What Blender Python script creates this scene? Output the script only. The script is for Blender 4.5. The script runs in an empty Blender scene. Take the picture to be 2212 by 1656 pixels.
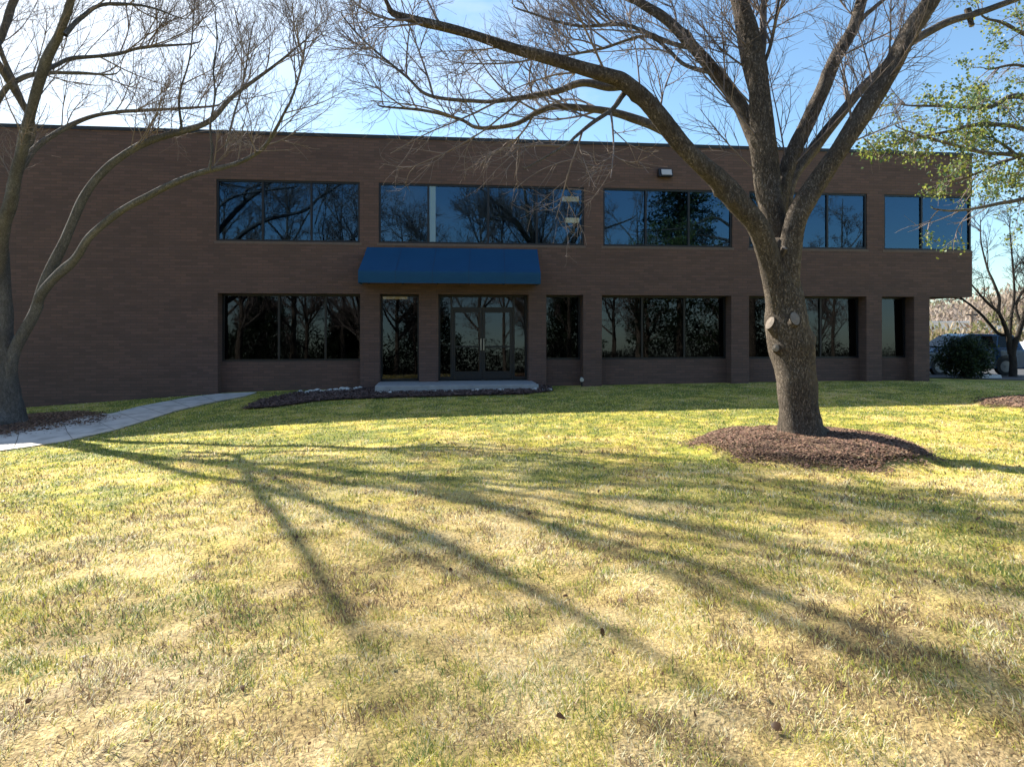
import bpy, bmesh, math, random
import numpy as np
from mathutils import Vector, Matrix

random.seed(7)
RNG = np.random.default_rng(7)
SC = bpy.context.scene
COL = SC.collection
R = math.radians

# ------------------------------------------------------------------ survey numbers
F = 1475.0; UC = 1106.0; VH = 707.0; EYE = 1.59          # focal length, centre, horizon (in 2212 px), eye height
TH = math.atan(7.516e-5 * F)                             # the facade's turn
Z0 = 20.4
CT, ST = math.cos(TH), math.sin(TH)
SUN_E = R(38.8)
SUN = Vector((-0.80 * math.cos(SUN_E), 0.60 * math.cos(SUN_E), math.sin(SUN_E))).normalized()

def P(u, v, Y):                                          # survey sighting at a known distance -> point
    return np.array([(u - UC) / F * Y, Y, EYE - (v - VH) / F * Y])

def S(u):                                                # facade coordinate
    t = (u - UC) / F
    return Z0 * t / (CT - t * ST)

def to_world(s, y, z):
    return np.array([s * CT - y * ST, Z0 + s * ST + y * CT, z])

# ------------------------------------------------------------------ small noise toolbox
def vnoise(x, y, scale, seed):
    x = np.asarray(x, float) * scale; y = np.asarray(y, float) * scale
    r = np.random.default_rng(seed).random((256, 256))
    xi = np.floor(x).astype(int); yi = np.floor(y).astype(int)
    fx = x - xi; fy = y - yi
    fx = fx * fx * (3 - 2 * fx); fy = fy * fy * (3 - 2 * fy)
    a = r[xi % 256, yi % 256]; b = r[(xi + 1) % 256, yi % 256]
    c = r[xi % 256, (yi + 1) % 256]; d = r[(xi + 1) % 256, (yi + 1) % 256]
    return (a * (1 - fx) + b * fx) * (1 - fy) + (c * (1 - fx) + d * fx) * fy

# ------------------------------------------------------------------ terrain
CP = np.array([
    (0, 0, 0.0), (-3, 3, -.06), (3, 3, 0.0), (4.1, 9.6, -.12), (0, 6, -.06), (-3, 10, -.22), (-9, 12, -.6), (-6, 6, -.25),
    (-10.9, 14.8, -.6), (-14, 18.8, -.66), (-8.4, 19.4, -.31), (-4, 17, -.28), (2.7, 20.5, -.19), (13.3, 21.7, -.13),
    (12, 16, -.13), (9, 10, -.12), (0, 14, -.2), (20, 22, -.3), (20, 30, -.45), (-20, 14, -.9), (-22, 20, -.8),
    (0, -10, -.2), (0, -30, -.4), (30, -20, -.4), (-30, -20, -.6), (0, 40, -.2), (-30, 40, -.6), (40, 40, -.5), (40, 10, -.4), (-40, 5, -.8), (7, 4, .0)], float)

def _tps(r2):
    return r2 * np.log(r2 + 1e-9)
_n = len(CP)
_A = np.zeros((_n + 3, _n + 3))
_d2 = ((CP[:, None, :2] - CP[None, :, :2]) ** 2).sum(-1)
_A[:_n, :_n] = _tps(_d2) + np.eye(_n) * 2.0
_A[:_n, _n] = 1; _A[:_n, _n + 1:] = CP[:, :2]; _A[_n, :_n] = 1; _A[_n + 1:, :_n] = CP[:, :2].T
_W = np.linalg.solve(_A, np.concatenate([CP[:, 2], np.zeros(3)]))

TREE_A = P(1735, 935, 9.64)                               # the big bare tree
TREE_B = np.array([-10.95, 14.8])                         # the tree at the left edge
TREE_C = np.array([12.2, 14.3])                           # leafy tree, beyond the right edge
RING_R = 1.46
RING_A = TREE_A[:2] + np.array([-.04, -.16])

def ground(x, y, mound=True):
    x = np.asarray(x, float); y = np.asarray(y, float)
    sh = np.broadcast(x, y).shape
    xf = np.broadcast_to(x, sh).ravel(); yf = np.broadcast_to(y, sh).ravel()
    d2 = (xf[:, None] - CP[None, :, 0]) ** 2 + (yf[:, None] - CP[None, :, 1]) ** 2
    z = _tps(d2) @ _W[:_n] + _W[_n] + _W[_n + 1] * xf + _W[_n + 2] * yf
    rad = np.hypot(xf, yf - 8)
    k = np.clip((rad - 26) / 14, 0, 1); k = k * k * (3 - 2 * k)
    z = z * (1 - k) + (-0.45) * k
    hill = np.clip((rad - 112) / 60, 0, 1) * np.clip((yf - 20) / 40, 0, 1)
    z = z + hill * 3.2
    near = np.clip(1 - np.hypot(xf, yf) / 16, 0, 1)
    z = z + near * ((vnoise(xf, yf, .9, 3) - .5) * .09 + (vnoise(xf, yf, 2.6, 4) - .5) * .05 + (vnoise(xf, yf, 6.5, 5) - .5) * .022)
    if mound:
        for (c, h, r0) in ((RING_A, .22, RING_R), (TREE_B, .12, 1.9), (TREE_C, .15, 2.0)):
            d = np.hypot(xf - c[0], yf - c[1]) / r0
            b = np.clip(1 - d * d / 1.25, 0, 1)
            z = z + h * b * (2 - b) * np.clip((1.12 - d) * 5, 0, 1)
    return z.reshape(sh)

def gz(x, y):
    return float(ground(np.array([x]), np.array([y]))[0])

def on_ground(u, v):                                      # where a sight line meets the lawn
    Y = 10.0
    for _ in range(60):
        X = (u - UC) / F * Y
        z = gz(X, Y)
        Yn = F * (EYE - z) / max(v - VH, 1)
        Y = Y * .5 + Yn * .5
    return np.array([(u - UC) / F * Y, Y])

# ------------------------------------------------------------------ mesh helpers
class MB:
    def __init__(s): s.v = []; s.f = []
    def box(s, x0, x1, y0, y1, z0, z1):
        b = len(s.v)
        s.v += [(x0, y0, z0), (x1, y0, z0), (x1, y1, z0), (x0, y1, z0), (x0, y0, z1), (x1, y0, z1), (x1, y1, z1), (x0, y1, z1)]
        s.f += [(b, b + 3, b + 2, b + 1), (b + 4, b + 5, b + 6, b + 7), (b, b + 1, b + 5, b + 4), (b + 1, b + 2, b + 6, b + 5), (b + 2, b + 3, b + 7, b + 6), (b + 3, b, b + 4, b + 7)]
        return s
    def poly(s, pts):
        b = len(s.v); s.v += [tuple(p) for p in pts]; s.f.append(tuple(range(b, b + len(pts)))); return s
    def cyl(s, c0, c1, r0, r1=None, n=16, caps=True):
        r1 = r0 if r1 is None else r1
        c0 = Vector(c0); c1 = Vector(c1); d = (c1 - c0).normalized()
        a = d.orthogonal().normalized(); e = d.cross(a); b = len(s.v)
        for c, r in ((c0, r0), (c1, r1)):
            for i in range(n):
                t = 2 * math.pi * i / n; s.v.append(tuple(c + (a * math.cos(t) + e * math.sin(t)) * r))
        for i in range(n):
            j = (i + 1) % n; s.f.append((b + i, b + j, b + n + j, b + n + i))
        if caps:
            s.f.append(tuple(b + i for i in reversed(range(n)))); s.f.append(tuple(b + n + i for i in range(n)))
        return s
    def build(s, name, m, parent=None, smooth=False, bevel=0):
        me = bpy.data.meshes.new(name); me.from_pydata(s.v, [], s.f); me.update()
        if smooth: me.polygons.foreach_set('use_smooth', [True] * len(me.polygons))
        return link(name, me, m, parent, bevel)

def link(name, me, m, parent=None, bevel=0):
    o = bpy.data.objects.new(name, me); COL.objects.link(o)
    if m: me.materials.append(m)
    if parent: o.parent = parent
    if bevel:
        b = o.modifiers.new('bevel', 'BEVEL'); b.width = bevel; b.segments = 2; b.limit_method = 'ANGLE'
    return o

def np_mesh(name, V, Fc, m, parent=None, col=None, smooth=False):   # V (n,3), Fc (k,3|4)
    me = bpy.data.meshes.new(name)
    V = np.ascontiguousarray(V, np.float32); Fc = np.ascontiguousarray(Fc, np.int32)
    me.vertices.add(len(V)); me.vertices.foreach_set('co', V.ravel())
    k = Fc.shape[1]
    me.loops.add(Fc.size); me.loops.foreach_set('vertex_index', Fc.ravel())
    me.polygons.add(len(Fc)); me.polygons.foreach_set('loop_start', np.arange(0, Fc.size, k, dtype=np.int32))
    me.update(calc_edges=True)
    if smooth: me.polygons.foreach_set('use_smooth', np.ones(len(Fc), bool))
    if col is not None:
        a = me.color_attributes.new('Col', 'FLOAT_COLOR', 'POINT')
        c = np.ones((len(V), 4), np.float32); c[:, :3] = col
        a.data.foreach_set('color', c.ravel())
    return link(name, me, m, parent)

def empty(name, label, cat, loc=(0, 0, 0), rz=0, group=None):
    o = bpy.data.objects.new(name, None); COL.objects.link(o)
    o.location = loc; o.rotation_euler = (0, 0, rz)
    return tag(o, label, cat, group)

def tag(o, label=None, cat=None, group=None, kind=None):
    if label: o['label'] = label
    if cat: o['category'] = cat
    if group: o['group'] = group
    if kind: o['kind'] = kind
    return o

# tubes: PT (N,K,3) radii (N,K)
def tubes(PT, RD, m=3):
    N, K, _ = PT.shape
    T = np.gradient(PT, axis=1); T /= np.linalg.norm(T, axis=2, keepdims=True) + 1e-9
    ref = np.where(np.abs(T[..., 2:3]) > .9, np.array([1., 0, 0]), np.array([0, 0, 1.]))
    A = np.cross(T, ref); A /= np.linalg.norm(A, axis=2, keepdims=True) + 1e-9
    B = np.cross(T, A)
    ang = np.arange(m) * 2 * np.pi / m
    V = PT[:, :, None, :] + RD[:, :, None, None] * (np.cos(ang)[None, None, :, None] * A[:, :, None, :] + np.sin(ang)[None, None, :, None] * B[:, :, None, :])
    idx = np.arange(N * K * m).reshape(N, K, m)
    a = idx[:, :-1, :]; b = np.roll(a, -1, axis=2); c = idx[:, 1:, :]; d = np.roll(c, -1, axis=2)
    return V.reshape(-1, 3), np.stack([a, b, d, c], -1).reshape(-1, 4)

def resample(pts, rad, step):
    pts = np.array(pts, float); rad = np.array(rad, float)
    n = len(pts); e = np.vstack([2 * pts[0] - pts[1], pts, 2 * pts[-1] - pts[-2]])
    op = []; orr = []
    for i in range(n - 1):
        p0, p1, p2, p3 = e[i:i + 4]
        k = max(2, int(np.linalg.norm(p2 - p1) / step))
        for j in range(k):
            t = j / k
            op.append(.5 * (2 * p1 + (p2 - p0) * t + (2 * p0 - 5 * p1 + 4 * p2 - p3) * t * t + (3 * p1 - p0 - 3 * p2 + p3) * t ** 3))
            s = t * t * (3 - 2 * t); orr.append(rad[i] * (1 - s) + rad[i + 1] * s)
    op.append(pts[-1]); orr.append(rad[-1])
    return np.array(op), np.array(orr)

def bark_tube(pts, rad, step=.06, sides=16, rough=.05, seed=0, flare=0, knots=0, wob=.0):
    p, r = resample(pts, rad, step)
    g = np.random.default_rng(seed); K = len(p)
    if wob:
        L = np.arange(K) * step
        for ax in range(3):
            p[:, ax] += r * wob * sum(np.sin(L * f / (r.mean() * 8 + .05) + g.random() * 6.3) / (i + 1) for i, f in enumerate((1, 2.3, 4.1))) * np.clip(np.arange(K) / 4, 0, 1)
    T = np.gradient(p, axis=0); T /= np.linalg.norm(T, axis=1, keepdims=True)
    A = np.zeros_like(T); a = np.cross(T[0], [0.31, .95, .1]); A[0] = a / np.linalg.norm(a)
    for i in range(1, K):
        a = A[i - 1] - T[i] * (A[i - 1] @ T[i]); A[i] = a / np.linalg.norm(a)
    B = np.cross(T, A)
    th = np.arange(sides) * 2 * np.pi / sides
    L = np.arange(K)[:, None] * step
    rr = np.ones((K, sides))
    for i in range(7):
        f = g.integers(1, 5); w = g.uniform(.5, 5)
        rr += rough * .42 * np.sin(f * th[None] + g.random() * 6.3 + w * L * g.choice([-1, 1]) + 1.5 * np.sin(L * w * .7 + i))
    rr += rough * .35 * (g.random((K, sides)) - .5)
    for i in range(knots):
        kk = g.integers(2, max(3, K - 2)); aa = g.random() * 6.3; s = g.uniform(.05, .11)
        da = np.angle(np.exp(1j * (th - aa)))[None]
        rr += g.uniform(.15, .35) * np.exp(-((np.arange(K)[:, None] - kk) * step / s) ** 2 - (da / .5) ** 2)
    if flare:
        hgt = (p[:, 2] - p[0, 2])[:, None]
        rr += np.exp(-np.clip(hgt, 0, 9) / .16) * (flare * .55 + flare * .5 * np.cos(5 * th[None] + 1) + flare * .25 * np.cos(3 * th[None]))
    rad2 = r[:, None] * rr
    V = p[:, None, :] + rad2[..., None] * (np.cos(th)[None, :, None] * A[:, None] + np.sin(th)[None, :, None] * B[:, None])
    idx = np.arange(K * sides).reshape(K, sides)
    a = idx[:-1]; b = np.roll(a, -1, 1); c = idx[1:]; d = np.roll(c, -1, 1)
    V = V.reshape(-1, 3)
    Fq = np.stack([a, b, d, c], -1).reshape(-1, 4)
    V = np.vstack([V, p[-1] + T[-1] * r[-1] * .4])
    last = idx[-1]; Fc = np.stack([last, np.roll(last, -1), np.full(sides, len(V) - 1), np.full(sides, len(V) - 1)], -1)
    return V, Fq, Fc, p, r

def bark_obj(name, m, parent, *a, **k):
    V, Fq, Fc, p, r = bark_tube(*a, **k)
    me = bpy.data.meshes.new(name)
    me.from_pydata(V.tolist(), [], Fq.tolist() + [tuple(x[:3]) for x in Fc.tolist()]); me.update()
    me.polygons.foreach_set('use_smooth', [True] * len(me.polygons))
    o = link(name, me, m, parent)
    return o, p, r

def children(PT, RD, per, L0, L1, r0, K, spread, up, fwd, seed, tmin=.2, droop=0., tmax=1.0, curl=.5):
    g = np.random.default_rng(seed)
    N, Kp, _ = PT.shape
    M = N * per
    par = np.repeat(np.arange(N), per)
    t = tmin + (tmax - tmin) * g.random(M)
    x = t * (Kp - 1); i = np.minimum(x.astype(int), Kp - 2); f = (x - i)[:, None]
    p0 = PT[par, i] * (1 - f) + PT[par, i + 1] * f
    tan = PT[par, i + 1] - PT[par, i]; tan /= np.linalg.norm(tan, axis=1, keepdims=True) + 1e-9
    rv = g.normal(size=(M, 3)); rv -= (rv * tan).sum(1, keepdims=True) * tan; rv /= np.linalg.norm(rv, axis=1, keepdims=True) + 1e-9
    d = tan * fwd + rv * spread + np.array([0, 0, 1.]) * up * g.random((M, 1))
    d /= np.linalg.norm(d, axis=1, keepdims=True)
    L = (L0 + (L1 - L0) * g.random(M)) * (1.1 - .5 * t)
    pts = np.zeros((M, K, 3)); pts[:, 0] = p0
    cur = d.copy(); bend = g.normal(size=(M, 3)) * curl + np.array([0, 0, up * .8 - droop])
    for k in range(1, K):
        pts[:, k] = pts[:, k - 1] + cur * (L / (K - 1))[:, None]
        cur = cur + (bend + g.normal(size=(M, 3)) * .9 * curl) / K
        cur /= np.linalg.norm(cur, axis=1, keepdims=True)
    pr = RD[par, i]
    base = np.minimum(r0 * (.7 + .6 * g.random(M)), pr * .75)
    rad = base[:, None] * np.linspace(1, .35, K)[None]
    return pts, rad

# ------------------------------------------------------------------ materials
def mat(name):
    m = bpy.data.materials.new(name); m.use_nodes = True
    nt = m.node_tree; return m, nt, nt.nodes['Principled BSDF'], nt.nodes, nt.links

def simple(name, c, rough=.6, metal=0, spec=.5, var=.0, scale=8, bump=0):
    m, nt, b, N, L = mat(name)
    b.inputs['Base Color'].default_value = (*c, 1); b.inputs['Roughness'].default_value = rough
    b.inputs['Metallic'].default_value = metal; b.inputs['Specular IOR Level'].default_value = spec
    if var or bump:
        tc = N.new('ShaderNodeTexCoord'); no = N.new('ShaderNodeTexNoise'); no.inputs['Scale'].default_value = scale; no.inputs['Detail'].default_value = 6
        L.new(tc.outputs['Object'], no.inputs['Vector'])
        if var:
            mx = N.new('ShaderNodeMix'); mx.data_type = 'RGBA'
            mx.inputs[6].default_value = (*[x * (1 - var) for x in c], 1); mx.inputs[7].default_value = (*[min(1, x * (1 + var)) for x in c], 1)
            L.new(no.outputs['Fac'], mx.inputs[0]); L.new(mx.outputs[2], b.inputs['Base Color'])
        if bump:
            bp = N.new('ShaderNodeBump'); bp.inputs['Strength'].default_value = bump; bp.inputs['Distance'].default_value = .02
            L.new(no.outputs['Fac'], bp.inputs['Height']); L.new(bp.outputs[0], b.inputs['Normal'])
    return m

def ramp(N, stops):
    r = N.new('ShaderNodeValToRGB'); e = r.color_ramp.elements
    while len(e) < len(stops): e.new(.5)
    for q, (p, c) in zip(e, stops): q.position = p; q.color = (*c, 1)
    return r

def brick_mat():
    m, nt, b, N, L = mat('brown_brick')
    tc = N.new('ShaderNodeTexCoord'); sp = N.new('ShaderNodeSeparateXYZ'); L.new(tc.outputs['Object'], sp.inputs[0])
    ad = N.new('ShaderNodeMath'); L.new(sp.outputs['X'], ad.inputs[0]); L.new(sp.outputs['Y'], ad.inputs[1])
    cb = N.new('ShaderNodeCombineXYZ'); L.new(ad.outputs[0], cb.inputs['X']); L.new(sp.outputs['Z'], cb.inputs['Y'])
    br = N.new('ShaderNodeTexBrick'); L.new(cb.outputs[0], br.inputs['Vector'])
    br.inputs['Scale'].default_value = 1; br.inputs['Brick Width'].default_value = .30; br.inputs['Row Height'].default_value = .082
    br.inputs['Mortar Size'].default_value = .007; br.inputs['Mortar Smooth'].default_value = .3; br.inputs['Bias'].default_value = -.1
    br.inputs['Color1'].default_value = (.140, .080, .066, 1); br.inputs['Color2'].default_value = (.100, .060, .050, 1)
    br.inputs['Mortar'].default_value = (.082, .057, .050, 1)
    no = N.new('ShaderNodeTexNoise'); no.inputs['Scale'].default_value = 1.0; no.inputs['Detail'].default_value = 5
    mp = N.new('ShaderNodeMapping'); mp.inputs['Scale'].default_value = (.5, .5, 2.5)
    L.new(tc.outputs['Object'], mp.inputs[0]); L.new(mp.outputs[0], no.inputs['Vector'])
    rp = ramp(N, [(.25, (.88, .88, .9)), (.5, (1, 1, 1)), (.75, (1.12, 1.09, 1.07))]); L.new(no.outputs['Fac'], rp.inputs[0])
    # whole courses vary a little in firing
    ro = N.new('ShaderNodeTexNoise'); ro.inputs['Scale'].default_value = 1.0; ro.inputs['Detail'].default_value = 3
    mp2 = N.new('ShaderNodeMapping'); mp2.inputs['Scale'].default_value = (.35, .35, 9.)
    L.new(tc.outputs['Object'], mp2.inputs[0]); L.new(mp2.outputs[0], ro.inputs['Vector'])
    rp2 = ramp(N, [(.3, (.96, .96, .96)), (.7, (1.03, 1.03, 1.03))]); L.new(ro.outputs['Fac'], rp2.inputs[0])
    cur = br.outputs['Color']
    for x in (rp, rp2):
        mx = N.new('ShaderNodeMix'); mx.data_type = 'RGBA'; mx.blend_type = 'MULTIPLY'; mx.inputs[0].default_value = 1
        L.new(cur, mx.inputs[6]); L.new(x.outputs[0], mx.inputs[7]); cur = mx.outputs[2]
    L.new(cur, b.inputs['Base Color']); b.inputs['Roughness'].default_value = .85
    bp = N.new('ShaderNodeBump'); bp.inputs['Strength'].default_value = .5; bp.inputs['Distance'].default_value = .006; bp.invert = True
    L.new(br.outputs['Fac'], bp.inputs['Height']); L.new(bp.outputs[0], b.inputs['Normal'])
    return m

def glass_mat(name, refl, tint, gcol, fmul=.8):
    m, nt, b, N, L = mat(name)
    out = [n for n in N if n.type == 'OUTPUT_MATERIAL'][0]; N.remove(b)
    tr = N.new('ShaderNodeBsdfTransparent'); tr.inputs[0].default_value = (*tint, 1)
    gl = N.new('ShaderNodeBsdfGlossy'); gl.inputs['Roughness'].default_value = .012; gl.inputs['Color'].default_value = (*gcol, 1)
    tc = N.new('ShaderNodeTexCoord'); no = N.new('ShaderNodeTexNoise'); no.inputs['Scale'].default_value = .9; no.inputs['Detail'].default_value = 1
    L.new(tc.outputs['Object'], no.inputs['Vector'])
    bp = N.new('ShaderNodeBump'); bp.inputs['Strength'].default_value = .05; bp.inputs['Distance'].default_value = .02
    L.new(no.outputs['Fac'], bp.inputs['Height']); L.new(bp.outputs[0], gl.inputs['Normal'])
    fr = N.new('ShaderNodeFresnel'); fr.inputs[0].default_value = 1.45
    ma = N.new('ShaderNodeMath'); ma.operation = 'MULTIPLY_ADD'; ma.inputs[1].default_value = fmul; ma.inputs[2].default_value = refl; ma.use_clamp = True
    L.new(fr.outputs[0], ma.inputs[0])
    mx = N.new('ShaderNodeMixShader'); L.new(ma.outputs[0], mx.inputs[0]); L.new(tr.outputs[0], mx.inputs[1]); L.new(gl.outputs[0], mx.inputs[2])
    L.new(mx.outputs[0], out.inputs[0]); return m

def bark_mat(name, c0, c1, c2, scale=14, zs=.22, bump=.8):
    m, nt, b, N, L = mat(name)
    tc = N.new('ShaderNodeTexCoord'); mp = N.new('ShaderNodeMapping'); mp.inputs['Scale'].default_value = (1, 1, zs)
    L.new(tc.outputs['Object'], mp.inputs[0])
    vo = N.new('ShaderNodeTexVoronoi'); vo.feature = 'DISTANCE_TO_EDGE'; vo.inputs['Scale'].default_value = scale * 1.6
    no = N.new('ShaderNodeTexNoise'); no.inputs['Scale'].default_value = scale; no.inputs['Detail'].default_value = 8; no.inputs['Roughness'].default_value = .65
    n2 = N.new('ShaderNodeTexNoise'); n2.inputs['Scale'].default_value = 2.2; n2.inputs['Detail'].default_value = 4
    L.new(mp.outputs[0], no.inputs['Vector']); L.new(tc.outputs['Object'], n2.inputs['Vector'])
    ds = N.new('ShaderNodeMix'); ds.data_type = 'VECTOR'; ds.inputs[0].default_value = .12
    L.new(mp.outputs[0], ds.inputs[4]); L.new(no.outputs['Color'], ds.inputs[5]); L.new(ds.outputs[1], vo.inputs['Vector'])
    rp = ramp(N, [(.28, c0), (.5, c1), (.72, c2)])
    ad = N.new('ShaderNodeMath'); ad.operation = 'MULTIPLY_ADD'; ad.inputs[1].default_value = .55
    m2 = N.new('ShaderNodeMath'); m2.operation = 'MULTIPLY'; m2.inputs[1].default_value = .45; L.new(n2.outputs['Fac'], m2.inputs[0])
    L.new(no.outputs['Fac'], ad.inputs[0]); L.new(m2.outputs[0], ad.inputs[2]); L.new(ad.outputs[0], rp.inputs[0])
    vr = ramp(N, [(0, (.45, .42, .4)), (.18, (1, 1, 1))]); L.new(vo.outputs['Distance'], vr.inputs[0])
    mx = N.new('ShaderNodeMix'); mx.data_type = 'RGBA'; mx.blend_type = 'MULTIPLY'; mx.inputs[0].default_value = .85
    L.new(rp.outputs[0], mx.inputs[6]); L.new(vr.outputs[0], mx.inputs[7]); L.new(mx.outputs[2], b.inputs['Base Color'])
    b.inputs['Roughness'].default_value = .9; b.inputs['Specular IOR Level'].default_value = .25
    hs = N.new('ShaderNodeMath'); hs.operation = 'MULTIPLY_ADD'; hs.inputs[1].default_value = .5
    L.new(no.outputs['Fac'], hs.inputs[0]); L.new(vr.outputs[0], hs.inputs[2])
    bp = N.new('ShaderNodeBump'); bp.inputs['Strength'].default_value = bump; bp.inputs['Distance'].default_value = .045
    L.new(hs.outputs[0], bp.inputs['Height']); L.new(bp.outputs[0], b.inputs['Normal'])
    return m

def leafy(name, trans=.4, rough=.6, gain=1.0):            # colour from the mesh's own Col attribute
    m, nt, b, N, L = mat(name)
    out = [n for n in N if n.type == 'OUTPUT_MATERIAL'][0]
    at = N.new('ShaderNodeVertexColor'); at.layer_name = 'Col'
    L.new(at.outputs[0], b.inputs['Base Color']); b.inputs['Roughness'].default_value = rough; b.inputs['Specular IOR Level'].default_value = .3
    tl = N.new('ShaderNodeBsdfTranslucent'); L.new(at.outputs[0], tl.inputs[0])
    mx = N.new('ShaderNodeMixShader'); mx.inputs[0].default_value = trans
    L.new(b.outputs[0], mx.inputs[1]); L.new(tl.outputs[0], mx.inputs[2]); L.new(mx.outputs[0], out.inputs[0])
    return m

def ground_mat():
    m, nt, b, N, L = mat('lawn_soil')
    at = N.new('ShaderNodeVertexColor'); at.layer_name = 'Col'
    tc = N.new('ShaderNodeTexCoord')
    cur = at.outputs[0]
    for sc, lo, hi in ((55, (.45, .42, .4), (1.45, 1.4, 1.3)), (11, (.75, .75, .7), (1.25, 1.25, 1.25))):
        no = N.new('ShaderNodeTexNoise'); no.inputs['Scale'].default_value = sc; no.inputs['Detail'].default_value = 7; no.inputs['Roughness'].default_value = .7
        L.new(tc.outputs['Object'], no.inputs['Vector'])
        rp = ramp(N, [(.32, lo), (.68, hi)]); L.new(no.outputs['Fac'], rp.inputs[0])
        mx = N.new('ShaderNodeMix'); mx.data_type = 'RGBA'; mx.blend_type = 'MULTIPLY'; mx.inputs[0].default_value = 1
        L.new(cur, mx.inputs[6]); L.new(rp.outputs[0], mx.inputs[7]); cur = mx.outputs[2]
    L.new(cur, b.inputs['Base Color']); b.inputs['Roughness'].default_value = .95; b.inputs['Specular IOR Level'].default_value = .1
    no = N.new('ShaderNodeTexNoise'); no.inputs['Scale'].default_value = 40; no.inputs['Detail'].default_value = 6
    L.new(tc.outputs['Object'], no.inputs['Vector'])
    bp = N.new('ShaderNodeBump'); bp.inputs['Strength'].default_value = .7; bp.inputs['Distance'].default_value = .03
    L.new(no.outputs['Fac'], bp.inputs['Height']); L.new(bp.outputs[0], b.inputs['Normal'])
    return m

M_brick = brick_mat()
M_frame = simple('dark_bronze_metal', (.018, .018, .022), .4, .3)
M_cap = simple('dark_coping_metal', (.022, .024, .03), .55, .2)
M_gu = glass_mat('tinted_glass_upper', .07, (.26, .30, .34), (.31, .58, .90))
M_gl = glass_mat('tinted_glass_lower', .025, (.20, .21, .21), (.62, .66, .72))
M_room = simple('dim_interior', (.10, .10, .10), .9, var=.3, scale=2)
M_roof = simple('roof_gravel', (.2, .19, .18), .95, var=.3, scale=20)
M_soffit = simple('brown_soffit', (.06, .045, .04), .8, var=.2)
M_blind = simple('white_blind', (.75, .78, .8), .8)
M_conc = simple('pale_concrete', (.50, .475, .44), .9, var=.22, scale=3.5, bump=.25)
M_slab = simple('threshold_concrete', (.34, .34, .35), .9, var=.3, scale=7, bump=.2)
M_awn = simple('blue_canvas', (.006, .06, .15), .75, spec=.3, var=.12, scale=2.5, bump=.05)
M_bark = bark_mat('grey_brown_bark', (.075, .06, .048), (.20, .16, .125), (.34, .285, .23), 27, .33, 1.0)
M_limb = bark_mat('limb_bark', (.075, .063, .055), (.185, .158, .137), (.34, .295, .255), 26, .45, .7)
M_greylimb = bark_mat('grey_limb_bark', (.07, .066, .064), (.165, .155, .15), (.30, .285, .275), 26, .45, .7)
M_dark = bark_mat('dark_bark', (.03, .025, .022), (.06, .05, .042), (.10, .085, .07), 22, .4, .5)
M_twig = simple('twig_bark', (.21, .17, .155), .9, spec=.15)
M_cut = simple('cut_wood', (.22, .18, .145), .9, var=.45, scale=25, bump=.3)
M_grass = leafy('grass_blades', .45)
M_leaf = leafy('tree_leaves', .45, .45)
M_chip = leafy('bark_chips', .05, .9)
M_stone = simple('white_stone', (.62, .6, .57), .85, var=.2, scale=15)
M_ground = ground_mat()
M_asph = simple('asphalt', (.055, .055, .058), .9, var=.3, scale=30, bump=.2)
M_soil = simple('mulch_soil', (.085, .05, .038), 1, var=.5, scale=30, bump=.6)

# ------------------------------------------------------------------ camera, sun, sky
cam = bpy.data.cameras.new('camera'); co = bpy.data.objects.new('camera', cam); COL.objects.link(co)
co.location = (0, 0, EYE); co.rotation_euler = (R(90), 0, 0)
cam.sensor_width = 36; cam.lens = 36 * F / 2212; cam.shift_y = -(828 - VH) / 2212; cam.clip_end = 2000; cam.clip_start = .05
SC.camera = co
sl = bpy.data.lights.new('sun', 'SUN'); sl.energy = 5.0; sl.angle = R(.55); sl.color = (1, .945, .83)
so = bpy.data.objects.new('sun', sl); COL.objects.link(so); so.rotation_euler = SUN.to_track_quat('Z', 'Y').to_euler(); so.location = (-30, 20, 40)
w = bpy.data.worlds.new('World'); SC.world = w; w.use_nodes = True
nt = w.node_tree; N = nt.nodes; L = nt.links; bg = N['Background']
sky = N.new('ShaderNodeTexSky'); sky.sky_type = 'NISHITA'; sky.sun_disc = False
sky.sun_elevation = SUN_E; sky.sun_rotation = math.atan2(SUN.x, SUN.y); sky.air_density = 1.0; sky.dust_density = .6; sky.ozone_density = 1.6; sky.altitude = 50
tc = N.new('ShaderNodeTexCoord'); mp = N.new('ShaderNodeMapping'); mp.inputs['Scale'].default_value = (1, 1, 2.4); mp.inputs['Location'].default_value = (.35, .1, 0)
L.new(tc.outputs['Generated'], mp.inputs[0])
cn = N.new('ShaderNodeTexNoise'); cn.inputs['Scale'].default_value = 2.1; cn.inputs['Detail'].default_value = 7; cn.inputs['Roughness'].default_value = .55
L.new(mp.outputs[0], cn.inputs['Vector'])
cr = ramp(N, [(.54, (0, 0, 0)), (.76, (.7, .7, .7))]); L.new(cn.outputs['Fac'], cr.inputs[0])
cm = N.new('ShaderNodeMix'); cm.data_type = 'RGBA'; dp = N.new('ShaderNodeVectorMath'); dp.operation = 'DOT_PRODUCT'; L.new(tc.outputs['Generated'], dp.inputs[0]); dp.inputs[1].default_value = SUN
ar_ = N.new('ShaderNodeMapRange'); ar_.interpolation_type = 'SMOOTHSTEP'; ar_.inputs[1].default_value = .70; ar_.inputs[2].default_value = .95; ar_.inputs[3].default_value = 0; ar_.inputs[4].default_value = .8; L.new(dp.outputs['Value'], ar_.inputs[0])
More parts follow.
